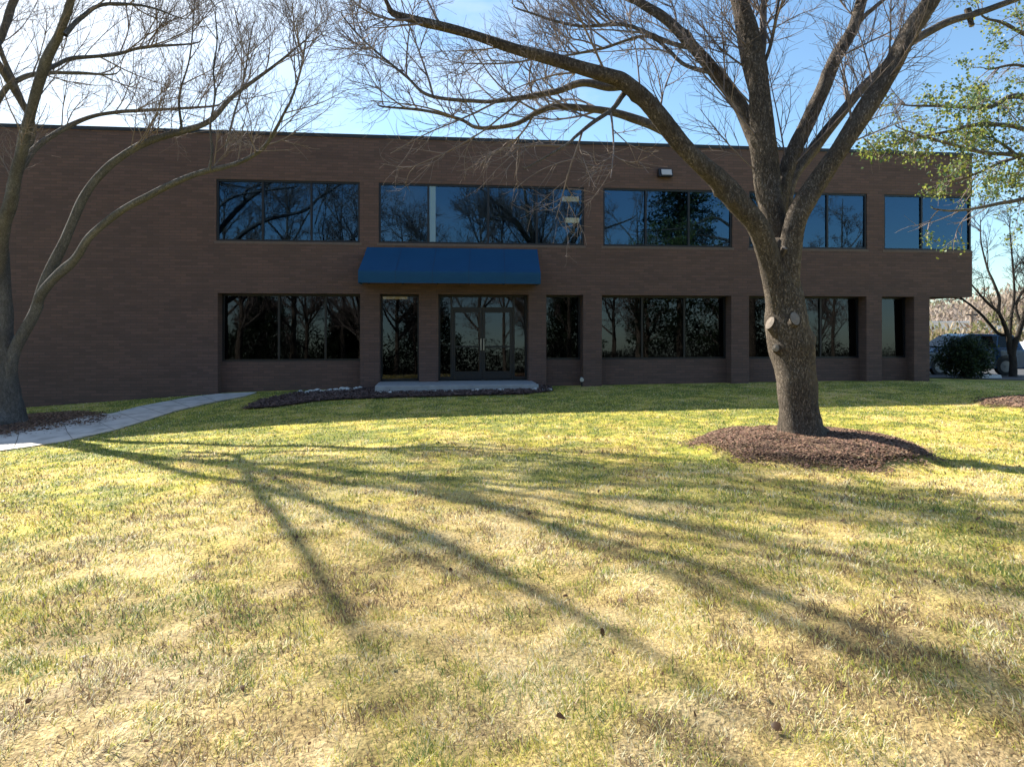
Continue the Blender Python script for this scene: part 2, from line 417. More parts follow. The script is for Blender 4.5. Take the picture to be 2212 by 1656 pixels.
mxx = N.new('ShaderNodeMath'); mxx.operation = 'MAXIMUM'; L.new(ar_.outputs[0], mxx.inputs[0]); L.new(cr.outputs[0], mxx.inputs[1]); L.new(mxx.outputs[0], cm.inputs[0]); tn = N.new('ShaderNodeMix'); tn.data_type = 'RGBA'; tn.blend_type = 'MULTIPLY'; tn.inputs[0].default_value = 1; tn.inputs[7].default_value = (.86, 1.02, 1.06, 1); L.new(sky.outputs[0], tn.inputs[6]); L.new(tn.outputs[2], cm.inputs[6]); cm.inputs[7].default_value = (6.2, 6.4, 6.7, 1)
L.new(cm.outputs[2], bg.inputs[0]); bg.inputs[1].default_value = .085
SC.view_settings.view_transform = 'Standard'; SC.view_settings.look = 'None'; SC.view_settings.exposure = 1.35; SC.view_settings.gamma = 1
SC.cycles.max_bounces = 8; SC.cycles.transparent_max_bounces = 12
SC.cycles.sample_clamp_indirect = 6

# ------------------------------------------------------------------ ground sheet and what lies on it
def axis(lo, hi, fine_lo, fine_hi, step, grow=1.18):
    a = list(np.arange(fine_lo, fine_hi + 1e-6, step)); d = step
    while a[-1] < hi: d *= grow; a.append(a[-1] + d)
    d = step; b = []
    x = fine_lo
    while x > lo: d *= grow; x -= d; b.append(x)
    return np.array(b[::-1] + a)

PATH_UP = [(-420, 985), (-200, 966), (0, 940), (130, 914), (300, 879), (410, 859), (470, 852)]
PATH_LO = [(-420, 1060), (-200, 1022), (0, 975), (130, 957), (250, 930), (380, 889), (470, 868), (530, 857)]
def polyline(px):
    return np.array([on_ground(u, v) for u, v in px])
path_up = polyline(PATH_UP); path_lo = polyline(PATH_LO)
ent = to_world(S(800), -1.5, 0)[:2]; ent2 = to_world(S(800), -.25, 0)[:2]
path_lo = np.vstack([path_lo, to_world(S(556), -.42, 0)[:2]]); path_up = np.vstack([path_up, to_world(S(556), -.06, 0)[:2]])
def even(p, n):
    d = np.concatenate([[0], np.cumsum(np.linalg.norm(np.diff(p, axis=0), axis=1))]); t = np.linspace(0, d[-1], n)
    return np.stack([np.interp(t, d, p[:, k]) for k in (0, 1)], 1)
pu, pl = even(path_up, 90), even(path_lo, 90)
PATH_POLY = np.vstack([pu, pl[::-1]])

BED = [(560, 868), (640, 851), (760, 846), (818, 836), (1150, 834), (1190, 838), (1195, 846), (1130, 853), (980, 857), (820, 861), (700, 866), (600, 880), (520, 886)]
bed_poly = polyline(BED)

def inside(poly, x, y):
    r = np.zeros(x.shape, bool); n = len(poly)
    for i in range(n):
        x0, y0 = poly[i]; x1, y1 = poly[(i + 1) % n]
        c = (y0 > y) != (y1 > y)
        r ^= c & (x < (x1 - x0) * (y - y0) / (y1 - y0 + 1e-12) + x0)
    return r

def lawn_fields(x, y):
    """how green, how pale and how brown the turf grows here"""
    wx_ = x + (vnoise(x, y, 1.9, 8) - .5) * .9; wy_ = y + (vnoise(x, y, 1.9, 9) - .5) * .9
    a = vnoise(wx_, wy_, .6, 11); b = vnoise(wx_, wy_, 1.9, 12); c = vnoise(wx_, wy_, 5.5, 13); e = vnoise(x, y, 13, 14)
    green = .37 + .6 * (a - .5) + 1.0 * (b - .5) + 1.1 * (c - .5) + .6 * (e - .5) + np.clip((y - 8) / 13, 0, .28) + np.clip((-x - 1) / 16, 0, .1)
    pale = .28 + 1.0 * (vnoise(wx_, wy_, 1.2, 15) - .5) + 1.2 * (vnoise(wx_, wy_, 4.3, 16) - .5) + .5 * (vnoise(x, y, 11, 19) - .5)
    brown = .18 + .9 * (vnoise(wx_, wy_, 1.4, 17) - .5) + 1.7 * (vnoise(wx_, wy_, 5.5, 18) - .5) + .6 * (vnoise(x, y, 14, 20) - .5)
    near = np.clip(1.2 - np.hypot(x, y) / 12, .12, 1)
    fore = np.clip((5.2 - y) / 3, 0, 1); green = green + .08 * fore; brown = brown + .10 * fore
    return np.clip(green, .03, .95), np.clip(pale, .03, .9) * near, np.clip(brown, .02, .9) * near
C_STRAW = np.array([.67, .565, .24]); C_PALE = np.array([.80, .725, .49]); C_YG = np.array([.55, .53, .10]); C_GREEN = np.array([.17, .235, .06]); C_BROWN = np.array([.22, .15, .085])

def lawn_colour(x, y):
    g, p, b = [q[:, None] for q in lawn_fields(x, y)]
    k = g * 2
    colr = np.where(k < 1, C_STRAW * (1 - k) + C_YG * k, C_YG * (2 - k) + C_GREEN * (k - 1))
    colr = colr * (1 - p * .6) + C_PALE * p * .6
    colr = colr * (1 - b * .6) + C_BROWN * b * .6
    th = np.clip((9 - np.hypot(x, y)) / 6, 0, .75)[:, None]
    colr = colr * (1 - th) + (np.array([.37, .30, .165]) * (1 - .6 * b) + .12 * p) * th
    far = np.clip((y - 23) / 3, 0, 1)[:, None]; colr = colr * (1 - far) + np.array([.33, .27, .18]) * far
    rear_shade = np.clip((2.0 - y) / .8, 0, 1)[:, None]; colr = colr * (1 - rear_shade) + np.array([.05, .04, .028]) * rear_shade  # turf behind the viewer darkened: tree shade painted into its colour
    return colr

ax = axis(-420, 420, -14, 16, .14); ay = axis(-260, 420, 1.2, 23, .14)
gx, gy = np.meshgrid(ax, ay, indexing='ij')
gx1, gy1 = gx.ravel(), gy.ravel()
gzz = np.concatenate([ground(gx1[i:i + 20000], gy1[i:i + 20000]) for i in range(0, len(gx1), 20000)])
idx = np.arange(len(gx1)).reshape(gx.shape)
fq = np.stack([idx[:-1, :-1], idx[1:, :-1], idx[1:, 1:], idx[:-1, 1:]], -1).reshape(-1, 4)
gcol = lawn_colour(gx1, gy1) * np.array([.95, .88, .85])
for c_, r_ in ((RING_A, RING_R), (TREE_B, 1.75), (TREE_C, 1.95)):
    dd_ = np.hypot(gx1 - c_[0], gy1 - c_[1]) + (vnoise(gx1, gy1, 3.1, 29) - .5) * .35
    kk_ = np.clip((r_ + .02 - dd_) / .12, 0, 1)[:, None]; gcol = gcol * (1 - kk_) + np.array([.10, .065, .045]) * kk_
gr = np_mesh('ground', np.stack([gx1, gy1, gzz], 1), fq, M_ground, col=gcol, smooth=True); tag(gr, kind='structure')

def sheet(name, A, B, m, lift, across=6, kind='structure', thick=.0):
    n = len(A); t = np.linspace(0, 1, across)
    q = A[:, None] * (1 - t)[None, :, None] + B[:, None] * t[None, :, None]
    x, y = q[..., 0].ravel(), q[..., 1].ravel()
    z = ground(x, y) + lift
    i = np.arange(n * across).reshape(n, across)
    f = np.stack([i[:-1, :-1], i[1:, :-1], i[1:, 1:], i[:-1, 1:]], -1).reshape(-1, 4)
    V = np.stack([x, y, z], 1)
    # kerb edge
    top = len(V); edge = np.concatenate([i[:, 0], i[::-1, -1]])
    V = np.vstack([V, V[edge] - [0, 0, .12]])
    e2 = top + np.arange(len(edge)); ne = len(edge)
    f = np.vstack([f, np.stack([edge, np.roll(edge, -1), np.roll(e2, -1), e2], 1)])
    o = np_mesh(name, V, f, m); tag(o, kind=kind); return o

# concrete walk with joints
mc, ntc, bc, Nc, Lc = mat('walk_concrete')
no = Nc.new('ShaderNodeTexNoise'); no.inputs['Scale'].default_value = 3; no.inputs['Detail'].default_value = 8
tcc = Nc.new('ShaderNodeTexCoord'); Lc.new(tcc.outputs['Object'], no.inputs['Vector'])
rc = ramp(Nc, [(.28, (.36, .335, .31)), (.5, (.55, .515, .48)), (.72, (.64, .60, .56))]); Lc.new(no.outputs['Fac'], rc.inputs[0])
Lc.new(rc.outputs[0], bc.inputs['Base Color']); bc.inputs['Roughness'].default_value = .9
sheet('path', pu, pl, mc, .025)
jm = MB()
for k in range(4, 84, 8):
    a, b = pu[k], pl[k]; d = (pu[k + 1] - pu[k]); d = d / np.linalg.norm(d) * .008
    m5 = [a * (1 - t) + b * t for t in np.linspace(0.01, .99, 6)]
    for p, q in zip(m5[:-1], m5[1:]):
        jm.poly([(x[0], x[1], gz(x[0], x[1]) + .029) for x in (p - d, q - d, q + d, p + d)])
jo = jm.build('path_joints', simple('joint_dirt', (.12, .105, .09), 1)); tag(jo, kind='structure')

# asphalt: car park behind the right corner and the road behind the viewer
def strip(name, x0, x1, y0, y1, m, lift=.02, nx=30, ny=12):
    xs = np.linspace(x0, x1, nx)
    A = np.stack([xs, np.full(nx, y0)], 1); B = np.stack([xs, np.full(nx, y1)], 1)
    return sheet(name, A, B, m, lift, across=ny)
strip('car_park', 14.6, 60, 24.2, 42, M_asph)
strip('road', -80, 80, -14, -6.5, M_asph, nx=60)

# ------------------------------------------------------------------ grass
def scatter(n_scale=1.0):
    X = []; Y = []
    ys = np.arange(1.6, 22, .2)
    for y in ys:
        dens = 11000 * min(1.0, (3.2 / y) ** 1.25) * n_scale
        wx = .84 * y + 3.4
        n = int(dens * .2 * 2 * wx)
        X.append(RNG.uniform(-wx, wx, n)); Y.append(RNG.uniform(y, y + .2, n))
    return np.concatenate(X), np.concatenate(Y)
bx, by = scatter()
clump = vnoise(bx, by, 7, 21) * .6 + vnoise(bx, by, 17, 22) * .4
keep = RNG.random(len(bx)) < np.clip(.25 + 1.6 * (clump - .25), .15, 1)
sx = bx * CT + (by - Z0) * ST; sy = -bx * ST + (by - Z0) * CT          # building coordinates
keep &= sy < -.02
keep &= ~inside(PATH_POLY, bx, by)
keep &= ~(inside(bed_poly, bx, by) & (RNG.random(len(bx)) > .03))
for c, r0 in ((RING_A, RING_R), (TREE_B, 1.9), (TREE_C, 2.0)):
    dd = np.hypot(bx - c[0], by - c[1]) + (vnoise(bx, by, 2.5, 23) - .5) * .5
    keep &= ~((dd < r0 - .10) & (RNG.random(len(bx)) > np.clip((dd - r0 + .45) * .9, .01, .4)))
bx, by, clump = bx[keep], by[keep], clump[keep]
nb = len(bx)
bz = np.concatenate([ground(bx[i:i + 40000], by[i:i + 40000]) for i in range(0, nb, 40000)])
dist = np.hypot(bx, by)
wid = (.0016 + .0012 * RNG.random(nb)) * np.clip(dist / 3.6, .8, 4.5)
leng = (.024 + .036 * RNG.random(nb) ** 1.5) * (.55 + .9 * clump) * np.clip(1 - (dist - 6) / 60, .7, 1)
comb = 2.2 + 2.4 * (vnoise(bx, by, 1.4, 24) - .5)                       # matted: neighbouring blades lie one way
azi = comb + RNG.normal(size=nb) * 1.1
lean = np.clip(RNG.normal(1.12, .34, nb), .1, 1.5)
dirx, diry = np.cos(azi), np.sin(azi)
px, py = -diry, dirx
V = np.zeros((nb, 5, 3), np.float32)
def at(t, ln):
    h = leng * t
    return np.stack([bx + dirx * np.sin(ln) * h, by + diry * np.sin(ln) * h, bz - .004 + np.cos(ln) * h], 1)
base = np.stack([bx, by, bz - .006], 1); mid = at(.55, lean * .9); tip = at(1.0, lean)
side = np.stack([px, py, np.zeros(nb)], 1) * wid[:, None]
V[:, 0] = base - side; V[:, 1] = base + side; V[:, 2] = mid + side * .8; V[:, 3] = mid - side * .8; V[:, 4] = tip
i0 = np.arange(nb)[:, None] * 5
tri = np.concatenate([i0 + [0, 1, 2], i0 + [0, 2, 3], i0 + [3, 2, 4]], 0)
fg, fp, fb = lawn_fields(bx, by)
rk = RNG.random(nb) * (fg + fp + fb + .30)
bc_ = np.where((rk < fg)[:, None], np.where((RNG.random(nb) < fg * .75)[:, None], C_GREEN, C_YG), np.where((rk < fg + fp)[:, None], C_PALE, np.where((rk < fg + fp + fb)[:, None], C_BROWN, C_STRAW)))
bc_ = bc_ * (.8 + .4 * RNG.random((nb, 1))) * (1 + RNG.normal(size=(nb, 3)) * .04)
go = np_mesh('grass', V.reshape(-1, 3), tri, M_grass, col=np.repeat(bc_, 5, 0)); tag(go, 'dormant straw and green lawn grass in front of the brick building', 'grass', kind='stuff')

# fallen leaves and clods
nl = 1500
lx = RNG.uniform(-9, 10, nl); ly = 2.2 + 12 * RNG.random(nl) ** 1.4
ok = (np.abs(lx) < .8 * ly + .6) & ~inside(PATH_POLY, lx, ly); lx, ly = lx[ok], ly[ok]; nl = len(lx)
lz = ground(lx, ly) + .012 + .012 * RNG.random(nl)
a = RNG.random(nl) * 6.3; s_ = .006 + .019 * RNG.random(nl) ** 3; tl = RNG.normal(size=(nl, 2)) * .4
V = np.zeros((nl, 6, 3))
for k, (p, q, h) in enumerate(((-1, 0, 0), (-.3, .55, .35), (.5, .45, .3), (1.1, 0, .1), (.5, -.45, .35), (-.3, -.55, .3))):
    V[:, k, 0] = lx + s_ * (p * np.cos(a) - q * np.sin(a)); V[:, k, 1] = ly + s_ * (p * np.sin(a) + q * np.cos(a))
    V[:, k, 2] = lz + s_ * (h + p * tl[:, 0] + q * tl[:, 1])
i0 = np.arange(nl)[:, None] * 6
fl = np.concatenate([i0 + [0, 1, 5], i0 + [1, 2, 4], i0 + [1, 4, 5], i0 + [2, 3, 4]], 0)
lc = np.array([.10, .055, .03]) * (.5 + 1.3 * RNG.random((nl, 1)))
tag(np_mesh('fallen_leaves', V.reshape(-1, 3), fl, M_leaf, col=np.repeat(lc, 6, 0)), 'brown fallen leaves scattered over the lawn', 'leaves', kind='stuff')

# ------------------------------------------------------------------ mulch
def chips(x, y, z, size, cols):
    n = len(x); a = RNG.random(n) * 6.3; l = size * (.6 + .9 * RNG.random(n)); ww = l * (.22 + .2 * RNG.random(n))
    t = RNG.normal(size=(n, 2)) * .35
    V = np.zeros((n, 5, 3))
    for k, (p, q, h) in enumerate(((-1, -1, 0), (1, -.8, 0), (.9, 1, 0), (-1, .8, 0), (0, 0, 1))):
        X = p * l * .5; Yq = q * ww * .5
        V[:, k, 0] = x + X * np.cos(a) - Yq * np.sin(a); V[:, k, 1] = y + X * np.sin(a) + Yq * np.cos(a)
        V[:, k, 2] = z + X * t[:, 0] + Yq * t[:, 1] + h * ww * .5
    i0 = np.arange(n)[:, None] * 5
    return V.reshape(-1, 3), np.concatenate([i0 + [0, 1, 4], i0 + [1, 2, 4], i0 + [2, 3, 4], i0 + [3, 0, 4]], 0), np.repeat(cols, 5, 0)

def mulch_ring(c, r0, name, label, n, size=.05):
    na, nr = 72, 22
    th = np.linspace(0, 2 * np.pi, na, endpoint=False); rr = np.linspace(.02, 1, nr)
    rim = r0 * (1 + .05 * np.sin(3 * th + 1) + .04 * np.sin(7 * th) + .03 * np.sin(13 * th + 2))
    x = c[0] + rr[None] * rim[:, None] * np.cos(th)[:, None]; y = c[1] + rr[None] * rim[:, None] * np.sin(th)[:, None]
    z = ground(x, y) + .018 * (1 - rr[None] ** 6) - .012 * rr[None] ** 8 + (vnoise(x, y, 6, 31) - .5) * .05 * (1 - rr[None] ** 4)
    i = np.arange(na * nr).reshape(na, nr); j = np.roll(i, -1, 0)
    f = np.stack([i[:, :-1], i[:, 1:], j[:, 1:], j[:, :-1]], -1).reshape(-1, 4)
    o = np_mesh(name, np.stack([x.ravel(), y.ravel(), z.ravel()], 1), f, M_soil, smooth=True)
    tag(o, label, 'mulch', kind='stuff')
    a = RNG.random(n) * 6.3; q = np.sqrt(RNG.random(n)); q = np.where(RNG.random(n) < .06, 1 + .14 * RNG.random(n) ** 2, q)
    rm = np.interp(a, np.append(th, 6.2832), np.append(rim, rim[0]))
    cx = c[0] + q * rm * np.cos(a); cy = c[1] + q * rm * np.sin(a)
    cz = ground(cx, cy) + .016 + .02 * RNG.random(n) + (vnoise(cx, cy, 6, 31) - .5) * .05 * (1 - np.clip(q, 0, 1) ** 4)
    cc = np.array([.205, .125, .085]) * (.35 + 1.2 * RNG.random((n, 1)) ** 1.2); cc = cc * (1 + RNG.normal(size=(n, 3)) * .06)
    Vv, Ff, Cc = chips(cx, cy, cz, size, np.clip(cc, .01, .6))
    np_mesh('bark_chips', Vv, Ff, M_chip, o, col=Cc)
mulch_ring(RING_A, RING_R, 'mulch', 'ring of reddish brown mulch around the big bare tree', 30000, .034)
mulch_ring(TREE_B, 1.75, 'mulch', 'dark mulch at the foot of the tree beside the path', 9000, .05)
mulch_ring(TREE_C, 1.95, 'mulch', 'mulch ring cut by the right edge of the photo', 6000, .06)

bx0, by0 = bed_poly.min(0); bx1, by1 = bed_poly.max(0)
nc = 24000
cx = RNG.uniform(bx0, bx1, nc); cy = RNG.uniform(by0, by1, nc)
k = inside(bed_poly, cx, cy); cx, cy = cx[k], cy[k]; nc = len(cx)
bm_ = bmesh.new(); bv = [bm_.verts.new((p[0], p[1], 0)) for p in bed_poly]; bm_.faces.new(bv)
bmesh.ops.triangulate(bm_, faces=bm_.faces[:])
for _ in range(4): bmesh.ops.subdivide_edges(bm_, edges=bm_.edges[:], cuts=1)
xs = np.array([v.co[:2] for v in bm_.verts]); zz = ground(xs[:, 0], xs[:, 1]) + .03
for v, z in zip(bm_.verts, zz): v.co.z = z
me = bpy.data.meshes.new('mulch'); bm_.to_mesh(me); bm_.free()
bo = link('mulch', me, M_soil); tag(bo, 'strip of dark mulch along the entrance under the blue awning', 'mulch', kind='stuff')
Vv, Ff, Cc = chips(cx, cy, ground(cx, cy) + .035 + .05 * RNG.random(nc), .07, np.clip(np.array([.13, .085, .075]) * (.4 + 1.1 * RNG.random((nc, 1))), .01, .5))
np_mesh('bark_chips', Vv, Ff, M_chip, bo, col=Cc)

# ------------------------------------------------------------------ the building
TOP, WT, WB, LI, SI, GB = 7.21, 5.82, 4.06, 2.57, .60, -1.3
RU, RG = S(2100), S(2008); LEFT = -32.; DEP = 16.
bld = empty('office_building', 'two storey brown brick office building with bands of dark tinted windows', 'building', (0, Z0, 0), TH)
wall = MB()
wall.box(LEFT, RU, 0, .3, WT, TOP - .10)
UPW = [(467, 777, [567, 672]), (818, 1262, [925, 1055, 1160]), (1303, 1582, [1396, 1489]), (1618, 1873, [1703, 1789]), (1910, 2100, [1993])]
xs = [LEFT]
for a, b, _ in UPW: xs += [S(a), S(b)]
for i in range(0, len(xs) - 1, 2):
    wall.box(xs[i], xs[i + 1], 0, .3, WB, WT)
wall.box(LEFT, RU, 0, .62, LI, WB)
GO = [(470, 778), (820, 905), (947, 1142), (1180, 1260), (1300, 1580), (1618, 1872), (1905, 1975)]
edges = [LEFT] + [S(v) for ab in GO for v in ab] + [RG]
for i in range(0, len(edges), 2):
    wall.box(edges[i], edges[i + 1], 0, .62, GB, LI)
for k in (0, 3, 4, 5, 6):
    a, b = GO[k]; wall.box(S(a), S(b), .36, .62, GB, SI)
# right hand side: upper storey side wall with the window that turns the corner, lower storey set back
SW = 1.75
wall.box(RU - .3, RU, .3, DEP, WT, TOP - .10)
wall.box(RU - .3, RU, SW, DEP, WB, WT)
wall.box(RU - .3, RU, .62, DEP, LI, WB)
wall.box(RG - .3, RG, .62, DEP, GB, LI)
wall.box(LEFT, RU - .3, DEP - .3, DEP, LI, TOP - .1)
wall.box(LEFT, RG - .3, DEP - .3, DEP, GB, LI)
wall.box(LEFT, LEFT + .3, .62, DEP - .3, GB, TOP - .1)
wall.build('brick_wall', M_brick, bld)
low = MB(); low.box(RG + .003, RG + .55, 3.2, 3.5, GB, .35); low.build('low_wall', M_brick, bld)
cp = MB(); cp.box(LEFT - .03, RU + .03, -.03, .33, TOP - .10, TOP); cp.box(RU - .33, RU + .03, .33, DEP + .03, TOP - .10, TOP); cp.box(LEFT - .03, RU - .33, DEP - .33, DEP + .03, TOP - .1, TOP); cp.box(LEFT - .03, LEFT + .33, .33, DEP - .33, TOP - .1, TOP)
cp.build('parapet_cap', M_cap, bld)
MB().box(LEFT + .31, RU - .31, .31, DEP - .31, 6.5, 6.7).build('roof', M_roof, bld)
MB().box(RG + .002, RU - .302, .622, DEP - .31, LI + .02, LI + .12).build('soffit', M_soffit, bld)
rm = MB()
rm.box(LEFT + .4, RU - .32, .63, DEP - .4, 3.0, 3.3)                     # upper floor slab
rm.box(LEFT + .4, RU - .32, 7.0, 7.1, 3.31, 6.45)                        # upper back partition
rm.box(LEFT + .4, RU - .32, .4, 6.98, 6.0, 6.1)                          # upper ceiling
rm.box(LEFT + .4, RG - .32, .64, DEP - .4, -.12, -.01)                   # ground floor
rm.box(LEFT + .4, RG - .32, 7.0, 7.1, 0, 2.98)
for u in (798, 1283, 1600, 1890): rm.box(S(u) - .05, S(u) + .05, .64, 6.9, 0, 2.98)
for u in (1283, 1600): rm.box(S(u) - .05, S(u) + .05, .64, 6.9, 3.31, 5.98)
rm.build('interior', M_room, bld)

def window(name, x0, x1, z0, z1, y, mull, m_glass, fw=.055, hbars=(), dep=.10, parent=bld):
    fr = MB()
    fr.box(x0, x1, y, y + dep, z1 - fw, z1); fr.box(x0, x1, y, y + dep, z0, z0 + fw)
    vs = [x0] + list(mull) + [x1]
    fr.box(x0, x0 + fw, y, y + dep, z0 + fw, z1 - fw); fr.box(x1 - fw, x1, y, y + dep, z0 + fw, z1 - fw)
    for m in mull: fr.box(m - fw / 2, m + fw / 2, y, y + dep, z0 + fw, z1 - fw)
    for h, a, b in hbars: fr.box(a, b, y + .004, y + dep - .004, h - fw / 2, h + fw / 2)
    o = fr.build(name, M_frame, parent)
    g = MB(); yy = y + dep * .5
    for a, b in zip(vs[:-1], vs[1:]):
        t = [random.uniform(-.004, .004) for _ in range(3)]; bk = (.029 if z0 < .1 else .0205) * (z1 - z0) if m_glass is M_gl else 0; t[0] -= bk * .5; t[1] -= bk * .5; t[2] += bk * .5
        q = [(a + .02, yy + t[0], z0 + .02), (b - .02, yy + t[1], z0 + .02), (b - .02, yy + t[2] + (t[1] - t[0]), z1 - .02), (a + .02, yy + t[2], z1 - .02)]
        g.poly(q); g.poly([(p[0], p[1] + .012, p[2]) for p in reversed(q)])
    g.build('glass', m_glass, o)
    return o
for a, b, ml in UPW:
    x1 = S(b) - (.012 if b == 2100 else 0)
    window('window', S(a), x1, WB, WT, .035, [S(m) for m in ml], M_gu)
# its return on the right hand wall
fr = MB(); xw = RU - .115
fr.box(xw, xw + .1, .14, SW, WT - .055, WT); fr.box(xw, xw + .1, .14, SW, WB, WB + .055); fr.box(xw, xw + .1, SW - .055, SW, WB + .055, WT - .055)
so_ = fr.build('window', M_frame, bld)
MB().box(xw + .04, xw + .052, .14, SW - .03, WB + .03, WT - .03).build('glass', M_gu, so_)
for k, ml in ((0, [595, 698]), (3, []), (4, [1396, 1489]), (5, [1703, 1789]), (6, [])):
    a, b = GO[k]; window('window', S(a), S(b), SI + .002, LI - .002, .42, [S(m) for m in ml], M_gl)
# glazed opening left of the doors
window('window', S(820), S(905), .0, LI - .002, .42, [], M_gl, hbars=[])
# entrance: sidelights, transom and a pair of doors
ex0, ex1, d0, dm, d1 = S(947), S(1142), S(978), S(1044), S(1111)
fr = MB(); y0, y1 = .42, .52; fw = .06
fr.box(ex0, ex1, y0, y1, LI - fw - .002, LI - .002); fr.box(ex0, ex0 + fw, y0, y1, 0, LI - fw - .002); fr.box(ex1 - fw, ex1, y0, y1, 0, LI - fw - .002)
fr.box(d0 - fw, d0, y0, y1, 0, LI - fw - .002); fr.box(d1, d1 + fw, y0, y1, 0, LI - fw - .002)
fr.box(d0, d1, y0, y1, 2.14, 2.2)
fr.box(ex0 + fw, d0 - fw, y0, y1, 0, .1); fr.box(d1 + fw, ex1 - fw, y0, y1, 0, .1)
eo = fr.build('entrance_frame', M_frame, bld)
g = MB()
for a, b, z0, z1 in ((ex0 + fw, d0 - fw, .1, LI - fw), (d1 + fw, ex1 - fw, .1, LI - fw), (d0, d1, 2.2, LI - fw)):
    lk = .03 * (z1 - z0) * .5; q = [(a, .47 - lk, z0), (b, .47 - lk, z0), (b, .47 + lk, z1), (a, .47 + lk, z1)]; g.poly(q); g.poly([(p[0], p[1] + .012, p[2]) for p in reversed(q)])
g.build('glass', M_gl, eo)
for a, b, hx in ((d0 + .004, dm - .004, -1), (dm + .004, d1 - .004, 1)):
    st = .085
    f = MB(); f.box(a, a + st, .44, .49, .015, 2.135); f.box(b - st, b, .44, .49, .015, 2.135); f.box(a + st, b - st, .44, .49, .015, .26); f.box(a + st, b - st, .44, .49, 2.04, 2.135); f.box(a + st, b - st, .445, .485, .98, 1.03)
    do = f.build('door', M_frame, bld)
    gg = MB()
    for z0, z1 in ((.26, .98), (1.03, 2.04)):
        lk = .03 * (z1 - z0) * .5; q = [(a + st, .463 - lk, z0), (b - st, .463 - lk, z0), (b - st, .463 + lk, z1), (a + st, .463 + lk, z1)]; gg.poly(q); gg.poly([(p[0], p[1] + .01, p[2]) for p in reversed(q)])
    gg.build('glass', M_gl, do)
    hxx = (b - .04) if hx < 0 else (a + .04)
    h = MB(); h.cyl((hxx, .40, .9), (hxx, .40, 1.25), .012); h.cyl((hxx, .40, .93), (hxx, .45, .93), .009); h.cyl((hxx, .40, 1.22), (hxx, .45, 1.22), .009)
    h.build('handle', simple('brushed_steel', (.5, .5, .5), .35, 1), do)
# added bar in the second upper window; its pale colour paints a mullion's reflection
MB().box(S(928), S(941), .055, .072, WB + .06, WT - .06).build('reflection_bar', simple('pale_blue_reflection', (.22, .34, .44), .8), bld)
# brick sill courses under the upper windows
sc_ = MB()
for a, b, _ in UPW: sc_.box(S(a) - .05, S(b) + (.05 if b != 2100 else 0), -.012, -.0005, WB - .075, WB - .004)
sc_.build('sill_course', simple('sill_brick', (.135, .10, .088), .85, var=.25, scale=12), bld)

# threshold slab in front of the doors
sl_ = MB(); sl_.box(S(818), S(1150), -1.25, .36, -.45, -.012)
so2 = sl_.build('entrance_slab', M_slab, None, bevel=.015); so2.location = (0, Z0, 0); so2.rotation_euler = (0, 0, TH); tag(so2, kind='structure')

# awning
aw = empty('awning', 'blue canvas awning fixed to the brick wall above the entrance doors', 'awning', tuple(to_world(0, 0, 0)), TH)
ax0, ax1 = S(793), S(1160); yF = -.95; zt, zf, zb = 3.92, 3.16, 2.83
nx_, nsl = 40, 10
V = []; Fq = []
prof = []
for t in np.linspace(0, 1, nsl):
    prof.append((-.02 + (yF + .02) * t, zt + (zf - zt) * t - .03 * math.sin(math.pi * t)))
prof += [(yF - .01, zf - .06), (yF - .012, (zf + zb) / 2), (yF - .005, zb)]
for i in range(nx_ + 1):
    sag = .012 * abs(math.sin(math.pi * i / nx_ * 5))
    for j, (y, z) in enumerate(prof):
        tj = min(1, j / (nsl - 1)); xl = ax0 - .15 * tj; xr = ax1 - .04 * tj; x = xl + (xr - xl) * i / nx_
        V.append((x, y, z - sag * math.sin(math.pi * min(1, j / (nsl - 1)))))
n_ = len(prof)
for i in range(nx_):
    for j in range(n_ - 1):
        a = i * n_ + j; Fq.append((a, a + n_, a + n_ + 1, a + 1))
m_ = MB(); m_.v = V; m_.f = Fq
for i, s in ((0, 1), (nx_, -1)):
    b0 = i * n_; m_.v.append((V[b0 + n_ - 1][0], -.02, zb)); f_ = list(range(b0, b0 + n_)) + [len(m_.v) - 1]; m_.f.append(tuple(f_ if s > 0 else f_[::-1]))
cv = m_.build('canvas', M_awn, aw); sf = cv.modifiers.new('solid', 'SOLIDIFY'); sf.thickness = .006
M_seam = simple('blue_seam', (.004, .045, .115), .8)
for i in range(1, 5):
    sm_ = MB()
    q0 = i / 5
    for j in range(n_ - 1):
        tj = min(1, j / (nsl - 1)); tk = min(1, (j + 1) / (nsl - 1))
        x0 = (ax0 - .15 * tj) + (ax1 - ax0 + .11 * tj) * q0; x1 = (ax0 - .15 * tk) + (ax1 - ax0 + .11 * tk) * q0
        (y0_, z0_), (y1_, z1_) = prof[j], prof[j + 1]
        sm_.poly([(x0 - .012, y0_ - .010, z0_ + .008), (x0 + .012, y0_ - .010, z0_ + .008), (x1 + .012, y1_ - .010, z1_ + .008), (x1 - .012, y1_ - .010, z1_ + .008)][::-1])
    sm_.build('seam', M_seam, cv)

fm = MB()
for i in range(6):
    x = ax0 + .06 + (ax1 - ax0 - .12) * i / 5
    fm.cyl((x, -.03, zt - .05), (x, yF + .03, zf - .05), .014, n=8); fm.cyl((x, yF + .03, zf - .05), (x, yF + .03, zb + .02), .014, n=8); fm.cyl((x, yF + .03, zb + .03), (x, -.02, zb + .03), .014, n=8)
fm.cyl((ax0 + .04, yF + .03, zb + .03), (ax1 - .04, yF + .03, zb + .03), .016, n=8)
fm.build('frame', M_frame, aw)

